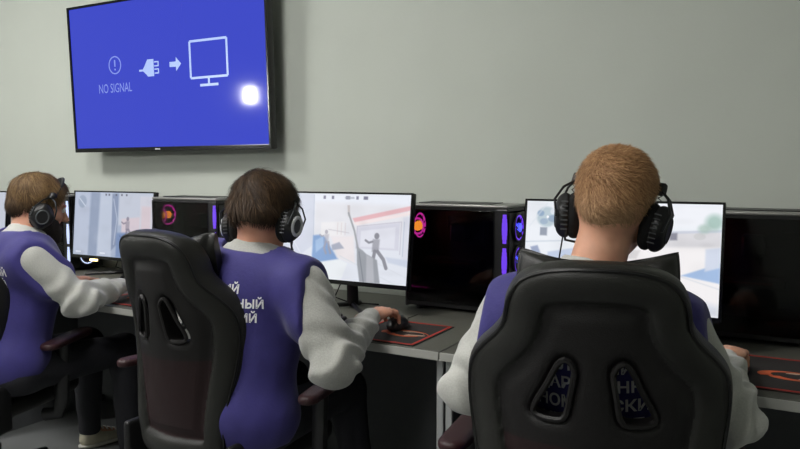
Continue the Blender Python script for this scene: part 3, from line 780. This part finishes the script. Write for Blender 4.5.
CH = [((-.380, 1.62, 0), R(13), 'black gaming chair of the short-haired person, seen square from behind', -.028, 1.014, 1.03, -.045),
      ((-1.523, 1.69, 0.), R(-1), 'black gaming chair of the middle person, tall slotted back in view', -.045, 1.018, .85, .08, -.04, 14),
      ((-2.73, 1.585, 0), R(18), 'black gaming chair of the bearded person, cut off at the left edge', -.03)]
#CHAIRS
for a in CH: gaming_chair(*a)

# ------------------------------------------------------------------ people
def basis(heading, pitch=0, roll=0):
    """columns right, forward, up. heading: degrees left of +y, pitch: nod down, roll: lean to the right"""
    m = Matrix.Rotation(R(heading), 3, 'Z') @ Matrix.Rotation(R(roll), 3, 'Y') @ Matrix.Rotation(R(-pitch), 3, 'X')
    return np.array(m)
def hand(f_lo_hi, W, D, N, side, curl=1.0, h=.0028):
    """W wrist, D direction towards the fingers, N back-of-hand normal, side=+1 right hand (thumb on the left)"""
    W = V3(W); D = V3(D)/np.linalg.norm(D); N = V3(N)-D*(V3(N)@D); N /= np.linalg.norm(N); S = np.cross(D, N)*side   # towards little finger
    f = Field(W-.13+D*.06, W+.13+D*.06, h)
    A = np.stack([S, D, N], 1)
    f.cone(W-D*.05, W+D*.005, .027, .025, .01)
    f.ell(W+D*.035, (.030,.045,.017), A, .018); f.ell(W+D*.06, (.039,.028,.014), A, .014); f.ell(W+D*.03-S*.022-N*.006, (.016,.03,.015), A, .012)
    L = [(.040,.026,.021), (.044,.029,.023), (.041,.027,.022), (.032,.020,.019)]; rr = [.0088,.0092,.0088,.0076]; sp = [-.027,-.009,.009,.026]
    for i in range(4):
        p = W+D*(.078-.004*abs(i-1.3))+S*sp[i]+N*.002; ang = [.25,.75,1.15]; fan_ = [-.10,-.03,.04,.12][i]; r_ = rr[i]
        for j in range(3):
            a = ang[j]*curl*(1+.06*i); d = D*math.cos(a)-N*math.sin(a)+S*fan_; d /= np.linalg.norm(d)
            q = p+d*L[i][j]; f.cone(p, q, r_, r_*.92, .004); f.ell(p+N*.001, (r_*1.08,)*3, None, .004); p = q; r_ *= .92
    # thumb from the side of the palm near its base
    p = W+D*.022-S*.026-N*.006; dirs = [D*.75-S*.62-N*.25, D*.95-S*.15-N*.3, D*.95+S*.12-N*.25]
    for d, l, r_ in zip(dirs, (.040,.030,.024), (.0125,.0105,.0095)):
        d = d/np.linalg.norm(d); q = p+d*l; f.cone(p, q, r_, r_*.9, .006); p = q
    V, Q = f.mesh(); return smooth_v(V, Q, 1, .4), Q
def person(cfg):
    g = cfg; P = V3(g['pelvis']); C7 = V3(g['c7']); H = V3(g['head']); A = basis(*g['look']); B = basis(*g['body'])
    root = thing('person', g['label'], 'person', (P[0], P[1], 0), 0, None); off = (P[0], P[1], 0)
    u = C7-P; u /= np.linalg.norm(u); rt = B[:, 0]; fw = np.cross(u, rt); fw /= np.linalg.norm(fw); T = np.stack([rt, fw, u], 1)
    SL, SR, EL, ER, WL, WR = [V3(g[k]) for k in ('sl','sr','el','er','wl','wr')]
    hips = [P+rt*s*.09-u*.04 for s in (-1, 1)]; knees = [V3(k) for k in g['knees']]; ank = [V3(k) for k in g['ankles']]
    hl = lambda x, y, z: H+A @ np.array([x, y, z])
    # --- body in one piece
    def torso(f, e, neck=True):
        L_ = np.linalg.norm(C7-P)
        f.ell(P+u*(L_*.70)+fw*.025, (.155+e,.105+e,.17), T, .04); f.ell(P+u*(L_*.36)+fw*.015, (.135+e,.10+e,.16), T, .06); f.ell(P, (.158+e,.115+e,.12+e), T, .06)
        f.cone(SL+rt*.02, C7-rt*.045-u*.028+fw*.012, .050+e, .046+e, .05); f.cone(SR-rt*.02, C7+rt*.045-u*.028+fw*.012, .050+e, .046+e, .05)
        f.ell(C7-u*.10-fw*.02, (.125+e,.06+e,.11), T, .05)
    pts = np.array([P, C7, H, SL, SR, EL, ER, WL, WR]+hips+knees+ank); lo = pts.min(0)-.17; hi = pts.max(0)+.17
    f = Field(lo, hi, .009)
    torso(f, 0)
    for S, E, W in ((SL, EL, WL), (SR, ER, WR)):
        f.cone(S, E, .047, .038, .03); f.cone(E, W, .038, .025, .02)
    for hp, kn, an in zip(hips, knees, ank):
        f.cone(hp, kn, .075, .052, .04); f.cone(kn, an, .05, .034, .03); f.cone(an, an+B[:, 1]*.13-np.array([0,0,.05]), .03, .026, .02)
    Vb, Qb = f.mesh(); Vb = smooth_v(Vb, Qb)
    # keep body mesh below the neck, finer grid for the head
    f = Field(H-.17, H+.17, .0042)
    f.cone(hl(0,-.022,-.03), C7-u*.03+fw*.012, .054, .060, .02)
    f.ell(hl(0,-.012,.022), (.0735,.094,.086), A, .02); f.ell(hl(0,-.05,-.01), (.060,.05,.055), A, .03)
    f.ell(hl(0,.032,-.035), (.058,.058,.080), A, .025); f.ell(hl(0,.066,-.103), (.024,.02,.018), A, .02)
    for s in (-1, 1):
        f.cone(hl(s*.056,.0,-.055), hl(s*.02,.062,-.102), .018, .018, .02); f.cone(hl(s*.012,.088,.017), hl(s*.045,.076,.016), .008, .006, .012)
        f.ell(hl(s*.045,.062,-.03), (.016,.016,.014), A, .02)
        f.cut_ell(hl(s*.031,.097,.0), (.016,.014,.011), A, .012)
    f.cone(hl(0,.088,.004), hl(0,.108,-.034), .007, .0115, .01); f.ell(hl(-.01,.098,-.038), (.007,)*3, None, .006); f.ell(hl(.01,.098,-.038), (.007,)*3, None, .006)
    f.ell(hl(0,.088,-.062), (.023,.010,.006), A, .004); f.ell(hl(0,.086,-.072), (.019,.010,.007), A, .004)
    for s in (-1, 1):
        E_ = A @ np.array(Matrix.Rotation(R(s*-14), 3, 'Z')); f.ell(hl(s*.078,-.006,-.018), (.006,.018,.031), E_, .006); f.cut_ell(hl(s*.085,-.002,-.016), (.005,.009,.016), E_, .004)
        f.ell(hl(s*.077,-.002,-.042), (.006,.009,.009), A, .006)
    Vh, Qh = f.mesh(); Vh = smooth_v(Vh, Qh, 1, .4)
    hands = []
    for W, E, s, dr in ((WL, EL, -1, g['dl']), (WR, ER, 1, g['dr'])): hands.append(hand(None, W, dr, g.get('hn', (0,-.1,1)), s, g.get('curl', .8)))
    V = [Vb, Vh]+[h[0] for h in hands]; Q = []; o = 0
    for v, q in zip(V, [Qb, Qh]+[h[1] for h in hands]): Q.append(q+o); o += len(v)
    V = np.concatenate(V)-V3(off); me = np_mesh('body', V, np.concatenate(Q)); body = link('body', me, g['skin'], root, True)
    for s in (-1, 1):
        e = MB().lathe([(.0115*math.sin(a), -.0115*math.cos(a)) for a in np.linspace(.05, PI-.05, 10)], 16, hl(s*.031,.079,0)-V3(off)).build('eye', M['eye'], root, True)
        d = Matrix(A.tolist()); MB().lathe([(0,0),(.0052,0),(.005,.0012),(0,.0016)], 14, hl(s*.031,.0896,0)-V3(off), Vector((0,0,1)).rotation_difference(Vector(A[:, 1])).to_matrix()).build('iris', M['iris'], e)
    # --- sweatshirt
    f = Field(lo-.02, hi+.02, .0075)
    torso(f, .008)
    for S, E, W, sd in ((SL, EL, WL, 1), (SR, ER, WR, 2)):
        dW = (W-E)/np.linalg.norm(W-E); Wc = W-dW*.012
        q = g.get('slv', 1); f.cone(S, E, .062*q, .054*q, .03); f.ell(E+np.array([0,0,-.008]), (.055*q,)*3, None, .03)
        f.cone(E, Wc-dW*.05, .053*q, .042, .02); f.ell(Wc-dW*.06+np.array([0,0,-.006]), (.044,.044,.041), None, .015)
        # compression folds across the sleeve
        sl, X, Y, Z = f.region(np.minimum(np.minimum(S, E), W)-.09, np.maximum(np.maximum(S, E), W)+.09)
        tU = (X-E[0])*dW[0]+(Y-E[1])*dW[1]+(Z-E[2])*dW[2]; dS = (E-S)/np.linalg.norm(E-S); tS = (X-E[0])*dS[0]+(Y-E[1])*dS[1]+(Z-E[2])*dS[2]
        wv = .6*np.sin(40*X+9)+.6*np.sin(33*Y+28*Z+sd)
        f.F[sl] += (.0062*np.sin(80*tU+2.0*wv+45*Z)*np.clip(1.2-np.abs(tU-.13)/.16, 0, 1)+.0075*np.sin(62*tS+2.4*wv+25*X)*np.clip(1.2-np.abs(tS+.02)/.13, 0, 1)).astype(np.float32)
    f.noise(.004, 16, g['seed'])
    for E, W in ((EL, WL), (ER, WR)):
        dW = (W-E)/np.linalg.norm(W-E); f.cone(W-dW*.05, W-dW*.004, .036, .032, .008)
    nd = (H-C7)/np.linalg.norm(H-C7)
    nc = C7+fw*.012; f.cone(nc-u*.03, nc+nd*.022, .073, .066, .02)
    fk = f.F.copy()
    f.cut_above(nc+nd*.036, nd*.9-fw*.12, .105, .008)
    f.cut_ell(nc+nd*.05, (.060,.060,.045), T, .006)
    sh = fobj('sweatshirt', f, g['knit'], root, off)
    # --- vest: torso only, armholes cut by planes through the shoulders
    f = Field(lo-.02, hi+.02, .0075); torso(f, .026)
    for S, E in ((SL, EL), (SR, ER)): q = g.get('slv', 1); f.cone(S, S+(E-S)*.4, .062*q+.014, .060*q+.018, .03)
    f.noise(.0042, 13, g['seed']+5); f.noise(.002, 34, g['seed']+8)
    for S, s in ((SL, -1), (SR, 1)): f.plane(S+rt*s*g.get('arm', .050), rt*s*.97+u*.12-fw*.1, .01)
    f.cut_above(nc+nd*.004, nd*.9-fw*.22, .098, .008); f.cut_ell(nc+nd*.03, (.074,.078,.06), T, .006); f.plane(P-u*.085, -u, .01)
    vo = fobj('vest', f, M['vest'], root, off)
    # --- trousers
    f = Field(lo-.03, hi+.03, .009); f.ell(P-u*.02, (.168,.128,.11), T, .05)
    for hp, kn, an in zip(hips, knees, ank): f.cone(hp, kn, .080, .064, .04); f.cone(kn, an+np.array([0,0,.02]), .066, .05, .03)
    f.noise(.004, 20, g['seed']+2); f.plane(P+np.array([0,0,.085]), (0,0,1), .01); fobj('trousers', f, M['trouser'], root, off)
    for an, s in zip(ank, (-1, 1)):
        fd = np.array(g.get('foot', B[:, 1]), float).copy(); fd[2] = 0; fd /= np.linalg.norm(fd); sd = np.array([fd[1], -fd[0], 0]); Fm = np.stack([sd, fd, np.array([0,0,1.])], 1)
        z = an[2]-.075; b0 = np.array([an[0], an[1], z])
        f = Field(b0-.22, b0+np.array([.22,.22,.16]), .005); f.ell(b0+fd*.03+[0,0,.035], (.042,.075,.04), Fm, .02); f.ell(b0+fd*.11+[0,0,.026], (.046,.075,.028), Fm, .02); f.cone(b0+[0,0,.05], b0+[0,0,.085], .042, .044, .02)
        f.plane(b0+[0,0,.016], (0,0,-1), .004); f.cut_ell(b0+[0,0,.115], (.036,.036,.03), Fm, .004)
        sho = fobj('shoe', f, M['shoe'], root, off)
        f = Field(b0-.22, b0+np.array([.22,.22,.08]), .005); f.ell(b0+fd*.03+[0,0,.012], (.047,.085,.02), Fm, .015); f.ell(b0+fd*.11+[0,0,.012], (.052,.085,.018), Fm, .02); f.plane(b0+[0,0,.020], (0,0,1), .004); f.plane(b0, (0,0,-1), .003)
        fobj('sole', f, M['sole'], sho, off)
        l = MB()
        for k in range(4):
            c = b0+fd*(.055+.022*k)+[0,0,.078-.008*k]-V3(off); l.tube([tuple(c-sd*.024), tuple(c+[0,0,.004]), tuple(c+sd*.024)], .0035, 6)
        l.build('laces', M['lace'], sho, True)
    # --- printed words on the back of the vest
    dg = bpy.context.evaluated_depsgraph_get(); bvh = BVHTree.FromPolygons([v.co[:] for v in vo.data.vertices], [p.vertices[:] for p in vo.data.polygons])
    top = C7-u*g.get('txt', .125)+rt*g.get('txtx', 0)
    for k, wd in enumerate(('УРАЛЬСКИЙ', 'ГОСУДАРСТВЕННЫЙ', 'ЭКОНОМИЧЕСКИЙ', 'УНИВЕРСИТЕТ')):
        me = text_mesh(wd, .034, .0009, 'CENTER'); bm = bmesh.new(); bm.from_mesh(me)
        bmesh.ops.triangulate(bm, faces=bm.faces); 
        ok = True
        for v in bm.verts:
            o_ = top+rt*v.co.x*.98+u*(v.co.y-k*.040)-fw*.4-V3(off)
            hit = bvh.ray_cast(Vector(o_), Vector(fw))[0]
            if hit is None: v.co = Vector(o_+fw*.28)
            else: v.co = hit-Vector(fw)*.0028
        bm.to_mesh(me); bm.free(); link('printed_text', me, M['white'], vo)
    # --- hair
    hr = g['hair']; f = Field(H-.17, H+.18, .0042)
    t_ = hr['t']; tp = hr.get('taper', 1); f.ell(hl(0,-.014,.026), (.0735+t_[0]*tp,.094+t_[1]*tp,.086+t_[2]*tp), A, .01); f.ell(hl(0,-.050,-.012), (.056+t_[0]*.6,.05+t_[1]*.7,.052), A, .03); f.ell(hl(0,-.004,.05), (.0735+t_[0],.090+t_[1],.058+t_[2]), A, .02)
    if hr.get('low'): f.cone(hl(-.03,-.055,-.03), hl(-.028,-.062,-.055), .040+t_[0]*.5, .034, .02); f.cone(hl(.03,-.055,-.03), hl(.028,-.062,-.055), .040+t_[0]*.5, .034, .02)
    f.noise(hr['lump'], hr.get('lf', 55), g['seed']+3)
    f.plane(hl(0,-.05,hr['nape']), A @ np.array([0,hr.get('nt', .35),-1.]), .012); f.plane(hl(0,.062,.05), A @ np.array([0,1.,-.55]), .012)
    for s in (-1, 1): f.cut_ell(hl(s*.09,.012,-.05), (.05,.045,hr.get('earcut', .05)), A, .008)
    Vr, Qr = f.mesh(); Vr = smooth_v(Vr, Qr, 1)
    loc = (Vr-H) @ A     # head-local
    c0 = np.array(hr['cols'][0]); c1 = np.array(hr['cols'][1]); cn = np.array(hr['cols'][2])
    def colour(l, r_):
        w = np.clip((l[:, 2]-hr['fz'][0])/(hr['fz'][1]-hr['fz'][0]), 0, 1)[:, None]; top_ = c0*(1-r_)+c1*r_
        return s2l(np.clip((cn*(1+.25*(r_-.5))*(1-w)+top_*w)/255, 0, 1))
    # strands: thin tapering blades combed away from the crown
    tri = Vr[Qr]; n_ = np.cross(tri[:, 1]-tri[:, 0], tri[:, 3]-tri[:, 0]); ar = np.linalg.norm(n_, axis=1); n_ /= ar[:, None]+1e-12
    cc = tri.mean(1); 
    if ((cc-H)*n_).sum(1).mean() < 0: n_ = -n_
    r_ = np.random.default_rng(g['seed']); N = hr['n']; l_all = (cc-H) @ A; pz = ar*(l_all[:, 2] > hr['nape']+.008); pick = r_.choice(len(cc), N, p=pz/pz.sum())
    p0 = cc[pick]+r_.normal(size=(N, 3))*.001; nn = n_[pick]; l0 = l_all[pick]
    crown = np.array(hr.get('crown', (.0,-.045,.10))); tl = l0-crown; sw = hr.get('swirl', .5); cr_ = np.stack([-tl[:, 1], tl[:, 0], 0*tl[:, 0]], 1)
    tl = tl/np.linalg.norm(tl, axis=1)[:, None]+sw*cr_/(np.linalg.norm(cr_, axis=1)[:, None]+1e-6)+np.array(hr.get('comb', (0,0,-.4)))
    cl_ = hr.get('clump', .25); tl = tl+cl_*np.stack([np.sin(95*l0[:, 0]+60*l0[:, 2]+3), np.sin(80*l0[:, 1]+70*l0[:, 0]), np.sin(90*l0[:, 2]-75*l0[:, 1]+1)], 1)*1.2; d0 = tl @ A.T; d0 = d0+r_.normal(size=(N, 3))*hr['mess']; d0 -= nn*(d0*nn).sum(1)[:, None]; d0 /= np.linalg.norm(d0, axis=1)[:, None]
    wz = np.clip((l0[:, 2]-hr['fz'][0])/(hr['fz'][1]-hr['fz'][0]), .0, 1)
    Ln = (hr['len'][0]+(hr['len'][1]-hr['len'][0])*wz)*r_.uniform(.6, 1.25, N); lift = hr['lift']*r_.uniform(.2, 1.5, N)
    sd = np.cross(d0, nn); wd = hr['w']; seg = 4; VV = []; CC = []
    for k in range(seg+1):
        t = k/seg; c = p0+d0*(Ln*t)[:, None]+nn*((lift*Ln*t-hr['droop']*Ln*t*t)+.0006)[:, None]+np.array([0,0,-1.])*(hr['droop']*Ln*t*t*.6)[:, None]
        ww = wd*(1-.85*t); VV += [c-sd*ww, c+sd*ww]; rc = r_.uniform(0, 1, (N, 1)) if k == 0 else rc
        cl = colour(l0, rc)*(1 if k else .8); CC += [cl, cl]
    VV = np.stack(VV, 1); CC = np.stack(CC, 1); o = np.arange(N)[:, None]*(2*seg+2); q = []
    for k in range(seg): q.append(np.concatenate([o+2*k, o+2*k+1, o+2*k+3, o+2*k+2], 1))
    V = np.concatenate([Vr, VV.reshape(-1, 3)])-V3(off); Q = np.concatenate([Qr]+[x+len(Vr) for x in q])
    me = np_mesh('hair', V, Q); tn_ = np.concatenate([colour(loc, r_.uniform(.1, .6, (len(loc), 1)))*.85, CC.reshape(-1, 3)])
    if len(me.vertices) == len(tn_): tone(me, tn_)
    link('hair', me, MHAIR, root, True)
    if g.get('beard'):
        f = Field(H-.17, H+.12, .0042)
        for s in (-1, 1): f.cone(hl(s*.063,.012,-.022), hl(s*.056,.024,-.07), .018, .026, .02); f.cone(hl(s*.056,.024,-.07), hl(0,.072,-.114), .027, .027, .02); f.cone(hl(s*.046,.056,-.062), hl(s*.012,.088,-.085), .018, .014, .02)
        f.cone(hl(-.022,.088,-.056), hl(.022,.088,-.056), .008, .008, .01); f.ell(hl(0,.05,-.10), (.045,.04,.03), A, .02); f.cut_ell(hl(0,.103,-.066), (.018,.012,.006), A, .004)
        f.noise(.003, 90, 3); fobj('beard', f, M['beard'], root, off)
    return root
MHAIR = attr_mat('hair_strands', .6, spec=.25)
M['beard'] = mat('beard_hair', rgb(38,28,22), .8, var=.4, vscale=150, bump=1, bscale=260)

def headset(H, look, off, label, ring, mic=-1, ghost=None, w=.083):
    A = basis(*look); H = V3(H); t = thing('headset', label, 'headset', tuple(H), 0, 'black over-ear headsets')
    hl = lambda x, y, z: Vector(A @ np.array([x, y, z]))
    arc = [(w*1.05*math.sin(a), 0, .124*math.cos(a)) for a in np.linspace(-1.15, 1.15, 25)]
    fwt = .42     # the band leans forward over the head
    pp = [hl(x, .005+z*fwt, z-.004) for x, _, z in arc]
    b = MB(); b.tube(pp, [.010]*25, 10, flat=.55); b.build('headband', M['plastic'], t, True)
    c = MB(); c.tube([p*.972 for p in pp[4:-4]], .011, 8, flat=.7); c.build('band_cushion', M['foam'], t, True)
    for s in (-1, 1):
        e0 = pp[-1] if s > 0 else pp[0]; z0 = .048
        en = MB(); en.tube([e0*1.0+(pp[-3] if s > 0 else pp[2])*0, hl(s*(w+.006),.016,.046), hl(s*(w+.008),.010,.034)], [.012,.0135,.010], 10); en.build('band_end', M['plastic'], t, True)
        y = MB()
        for q in (-1, 1): y.tube([hl(s*(w+.008),.01,.04), hl(s*(w+.026),.004+q*.022,.022), hl(s*(w+.036),-.004+q*.038,-.008), hl(s*(w+.026),-.006+q*.041,-.045)], .0028, 6)
        y.build('yoke', M['dsteel'], t, True)
        cz = MB(); cz.tube([hl(s*(w+.008+.004*(-1)**k), .0+.003*(-1)**k, .042-.006*k) for k in range(9)], .0016, 6); cz.build('coiled_wire', M['cable'], t, True)
        # cup: faceted oval shell
        cup = Field(H*0-.12+V3(hl(s*(w+.012),-.006,-.040)), H*0+.12+V3(hl(s*(w+.012),-.006,-.040)), .0032)
        cn = V3(hl(s*(w+.016),-.006,-.040)); Rz = A @ np.array(Matrix.Rotation(R(s*-8), 3, 'Z') @ Matrix.Rotation(R(s*6), 3, 'Y'))
        cup.ell(cn, (.026,.041,.050), Rz, .004); cup.plane(cn-Rz[:, 0]*s*.010, -Rz[:, 0]*s, .003); cup.plane(cn+Rz[:, 0]*s*.020, Rz[:, 0]*s, .004)
        for a in (.7, 2.3, 3.9, 5.5): cup.plane(cn+Rz @ np.array([0,.037*math.cos(a),.045*math.sin(a)]), Rz @ np.array([s*.45,math.cos(a),math.sin(a)]), .003)
        co = fobj('ear_cup', cup, M['plastic'], t)
        cu = Field(cn-.1, cn+.1, .0034); ci = cn-Rz[:, 0]*s*.020
        for k in range(24):
            a0, a1 = 2*PI*k/24, 2*PI*(k+1)/24; cu.cone(ci+Rz @ np.array([0,.030*math.cos(a0),.038*math.sin(a0)]), ci+Rz @ np.array([0,.030*math.cos(a1),.038*math.sin(a1)]), .0125, .0125, .003)
        fobj('ear_cushion', cu, M['foam'], co)
        rg = MB(); rg.tube([Vector(cn+Rz @ np.array([s*.019,.021*math.cos(2*PI*k/24),.026*math.sin(2*PI*k/24)])) for k in range(24)], .0055 if ring is M['ring'] else .0030, 8, closed=True); rg.build('cup_ring', ring, co, True)
        gl = MB()
        for k in range(7): gl.tube([Vector(cn+Rz @ np.array([-s*.008,-.0435+.004*abs(k-3)*.5,.03-.010*k])), Vector(cn+Rz @ np.array([s*.006,-.0425+.004*abs(k-3)*.5,.03-.010*k]))], .0016, 5)
        gl.build('cup_grille', M['ringdark'], co)
    s = mic
    m = MB(); m.tube([hl(s*(w+.016),.008,-.07), hl(s*(w+.012),.015,-.095), hl(s*(w-.002),.05,-.098), hl(s*.05,.095,-.09)], [.0035,.0028,.0028,.003], 8)
    m.build('microphone_boom', M['cable'], t, True)
    m = MB(); m.tube([hl(s*.052,.093,-.09), hl(s*.03,.108,-.086)], [.0065,.0065], 8); m.build('microphone', M['foam'], t, True)
    m = MB(); m.tube([hl(s*(w+.014),-.004,-.07), hl(s*(w+.02),.02,-.14), hl(s*(w+.01),.12,-.24), hl(s*.08,.28,-.32)], .002, 6); m.build('cable', M['cable'], t, True)
    return t

PEOPLE = [
 dict(label='person with short ginger hair, purple vest and grey sleeves, seated nearest at the right', seed=11, skin=M['skin'], knit=M['knitpale'],
  pelvis=(-.36,1.50,.60), c7=(-.362,1.475,1.075), head=(-.328,1.545,1.232), txt=.165, look=(3,4,7), body=(4,),
  sl=(-.540,1.50,.992), sr=(-.188,1.52,.975), el=(-.640,1.47,.80), er=(-.088,1.60,.79), wl=(-.60,1.735,.825), wr=(-.122,1.89,.832), arm=.06,
  dl=(.25,.95,-.05), dr=(.10,.98,.12), curl=1.25, knees=[(-.50,1.96,.56),(-.24,1.96,.56)], ankles=[(-.52,2.02,.075),(-.22,2.02,.075)],
  hair=dict(t=(.006,.008,.013), lump=.0016, nape=-.075, fz=(-.055,.03), n=15000, len=(.005,.019), w=.0007, lift=.30, droop=.12, mess=.40, swirl=.5, comb=(.5,.5,-.1), crown=(-.01,-.06,.095), taper=.2, clump=.35,
    cols=[(134,96,64),(206,162,116),(186,152,118)], earcut=.055)),
 dict(label='person with dark brown hair and printed purple vest, leaning at the middle monitor', seed=23, skin=M['skin2'], knit=M['knit'],
  pelvis=(-1.40,1.555,.60), c7=(-1.378,1.585,1.060), head=(-1.374,1.635,1.174), look=(9,20,-2), body=(8,),
  sl=(-1.572,1.60,1.01), sr=(-1.205,1.60,.972), slv=1.2, el=(-1.66,1.66,.80), er=(-1.075,1.57,.775), wl=(-1.56,1.86,.82), wr=(-1.145,1.875,.84),
  dl=(.1,.98,-.05), dr=(.06,.98,.10), curl=1.2, knees=[(-1.58,2.02,.54),(-1.34,2.02,.54)], ankles=[(-1.60,2.05,.075),(-1.28,2.05,.075)], txt=.105, txtx=-.065,
  hair=dict(t=(.013,.014,.018), lump=.005, lf=40, nape=-.048, fz=(-.07,.0), n=13000, len=(.010,.044), w=.0012, lift=.42, droop=.42, mess=.22, swirl=.6, comb=(0,0,-.5), clump=.5, taper=.15,
    cols=[(42,31,22),(92,70,48),(34,26,19)], earcut=.045)),
 dict(label='person with brown hair and dark beard, in profile at the left edge', seed=37, skin=M['skin2'], knit=M['knitpale'], beard=True,
  pelvis=(-2.55,1.55,.60), c7=(-2.535,1.615,1.055), head=(-2.535,1.69,1.170), look=(-20,14,0), body=(-12,),
  sl=(-2.735,1.65,.985), sr=(-2.40,1.56,.975), el=(-2.80,1.75,.80), er=(-2.30,1.68,.825), wl=(-2.735,1.96,.825), wr=(-2.39,1.94,.835), slv=1.1,
  dl=(.1,.98,-.05), dr=(.0,.98,-.05), knees=[(-2.72,2.02,.54),(-2.48,2.02,.54)], ankles=[(-2.86,2.12,.075),(-2.50,2.06,.075)], txt=.10, txtx=-.03,
  hair=dict(t=(.011,.012,.016), lump=.003, nape=-.085, fz=(-.04,.03), n=9000, len=(.022,.036), w=.0011, lift=.2, droop=.3, mess=.22, swirl=.4, comb=(0,0,-.5), taper=.4, clump=.4,
    cols=[(84,62,40),(146,118,80),(44,32,24)], earcut=.045)),
]
#PEOPLE
for g in PEOPLE: person(g)
headset(PEOPLE[0]['head'], PEOPLE[0]['look'], None, 'black headset on the short ginger-haired head at the right', M['plastic'], -1)
headset(PEOPLE[1]['head'], PEOPLE[1]['look'], None, 'black headset with a pale grey ring on the dark-haired middle head', M['ring'], 1, w=.088)
headset(PEOPLE[2]['head'], PEOPLE[2]['look'], None, 'black headset on the bearded person at the left', M['ringdark'], -1, w=.085)

# ------------------------------------------------------------------ world, camera
w = bpy.data.worlds.new('world'); scn.world = w; w.use_nodes = True
w.node_tree.nodes['Background'].inputs[0].default_value = (.6,.62,.65,1); w.node_tree.nodes['Background'].inputs[1].default_value = .3
cam = bpy.data.cameras.new('camera'); cam.sensor_width = 36; cam.lens = 700*36/800; cam.clip_start = .02
co = bpy.data.objects.new('camera', cam); COL.objects.link(co); co.location = (0,0,1.3)
co.rotation_euler = (PI/2-math.atan(52.5/700), 0, R(29)); scn.camera = co
scn.view_settings.view_transform = 'Standard'; scn.view_settings.look = 'None'; scn.view_settings.gamma = 1; scn.view_settings.use_curve_mapping = False
scn.view_settings.exposure = 0
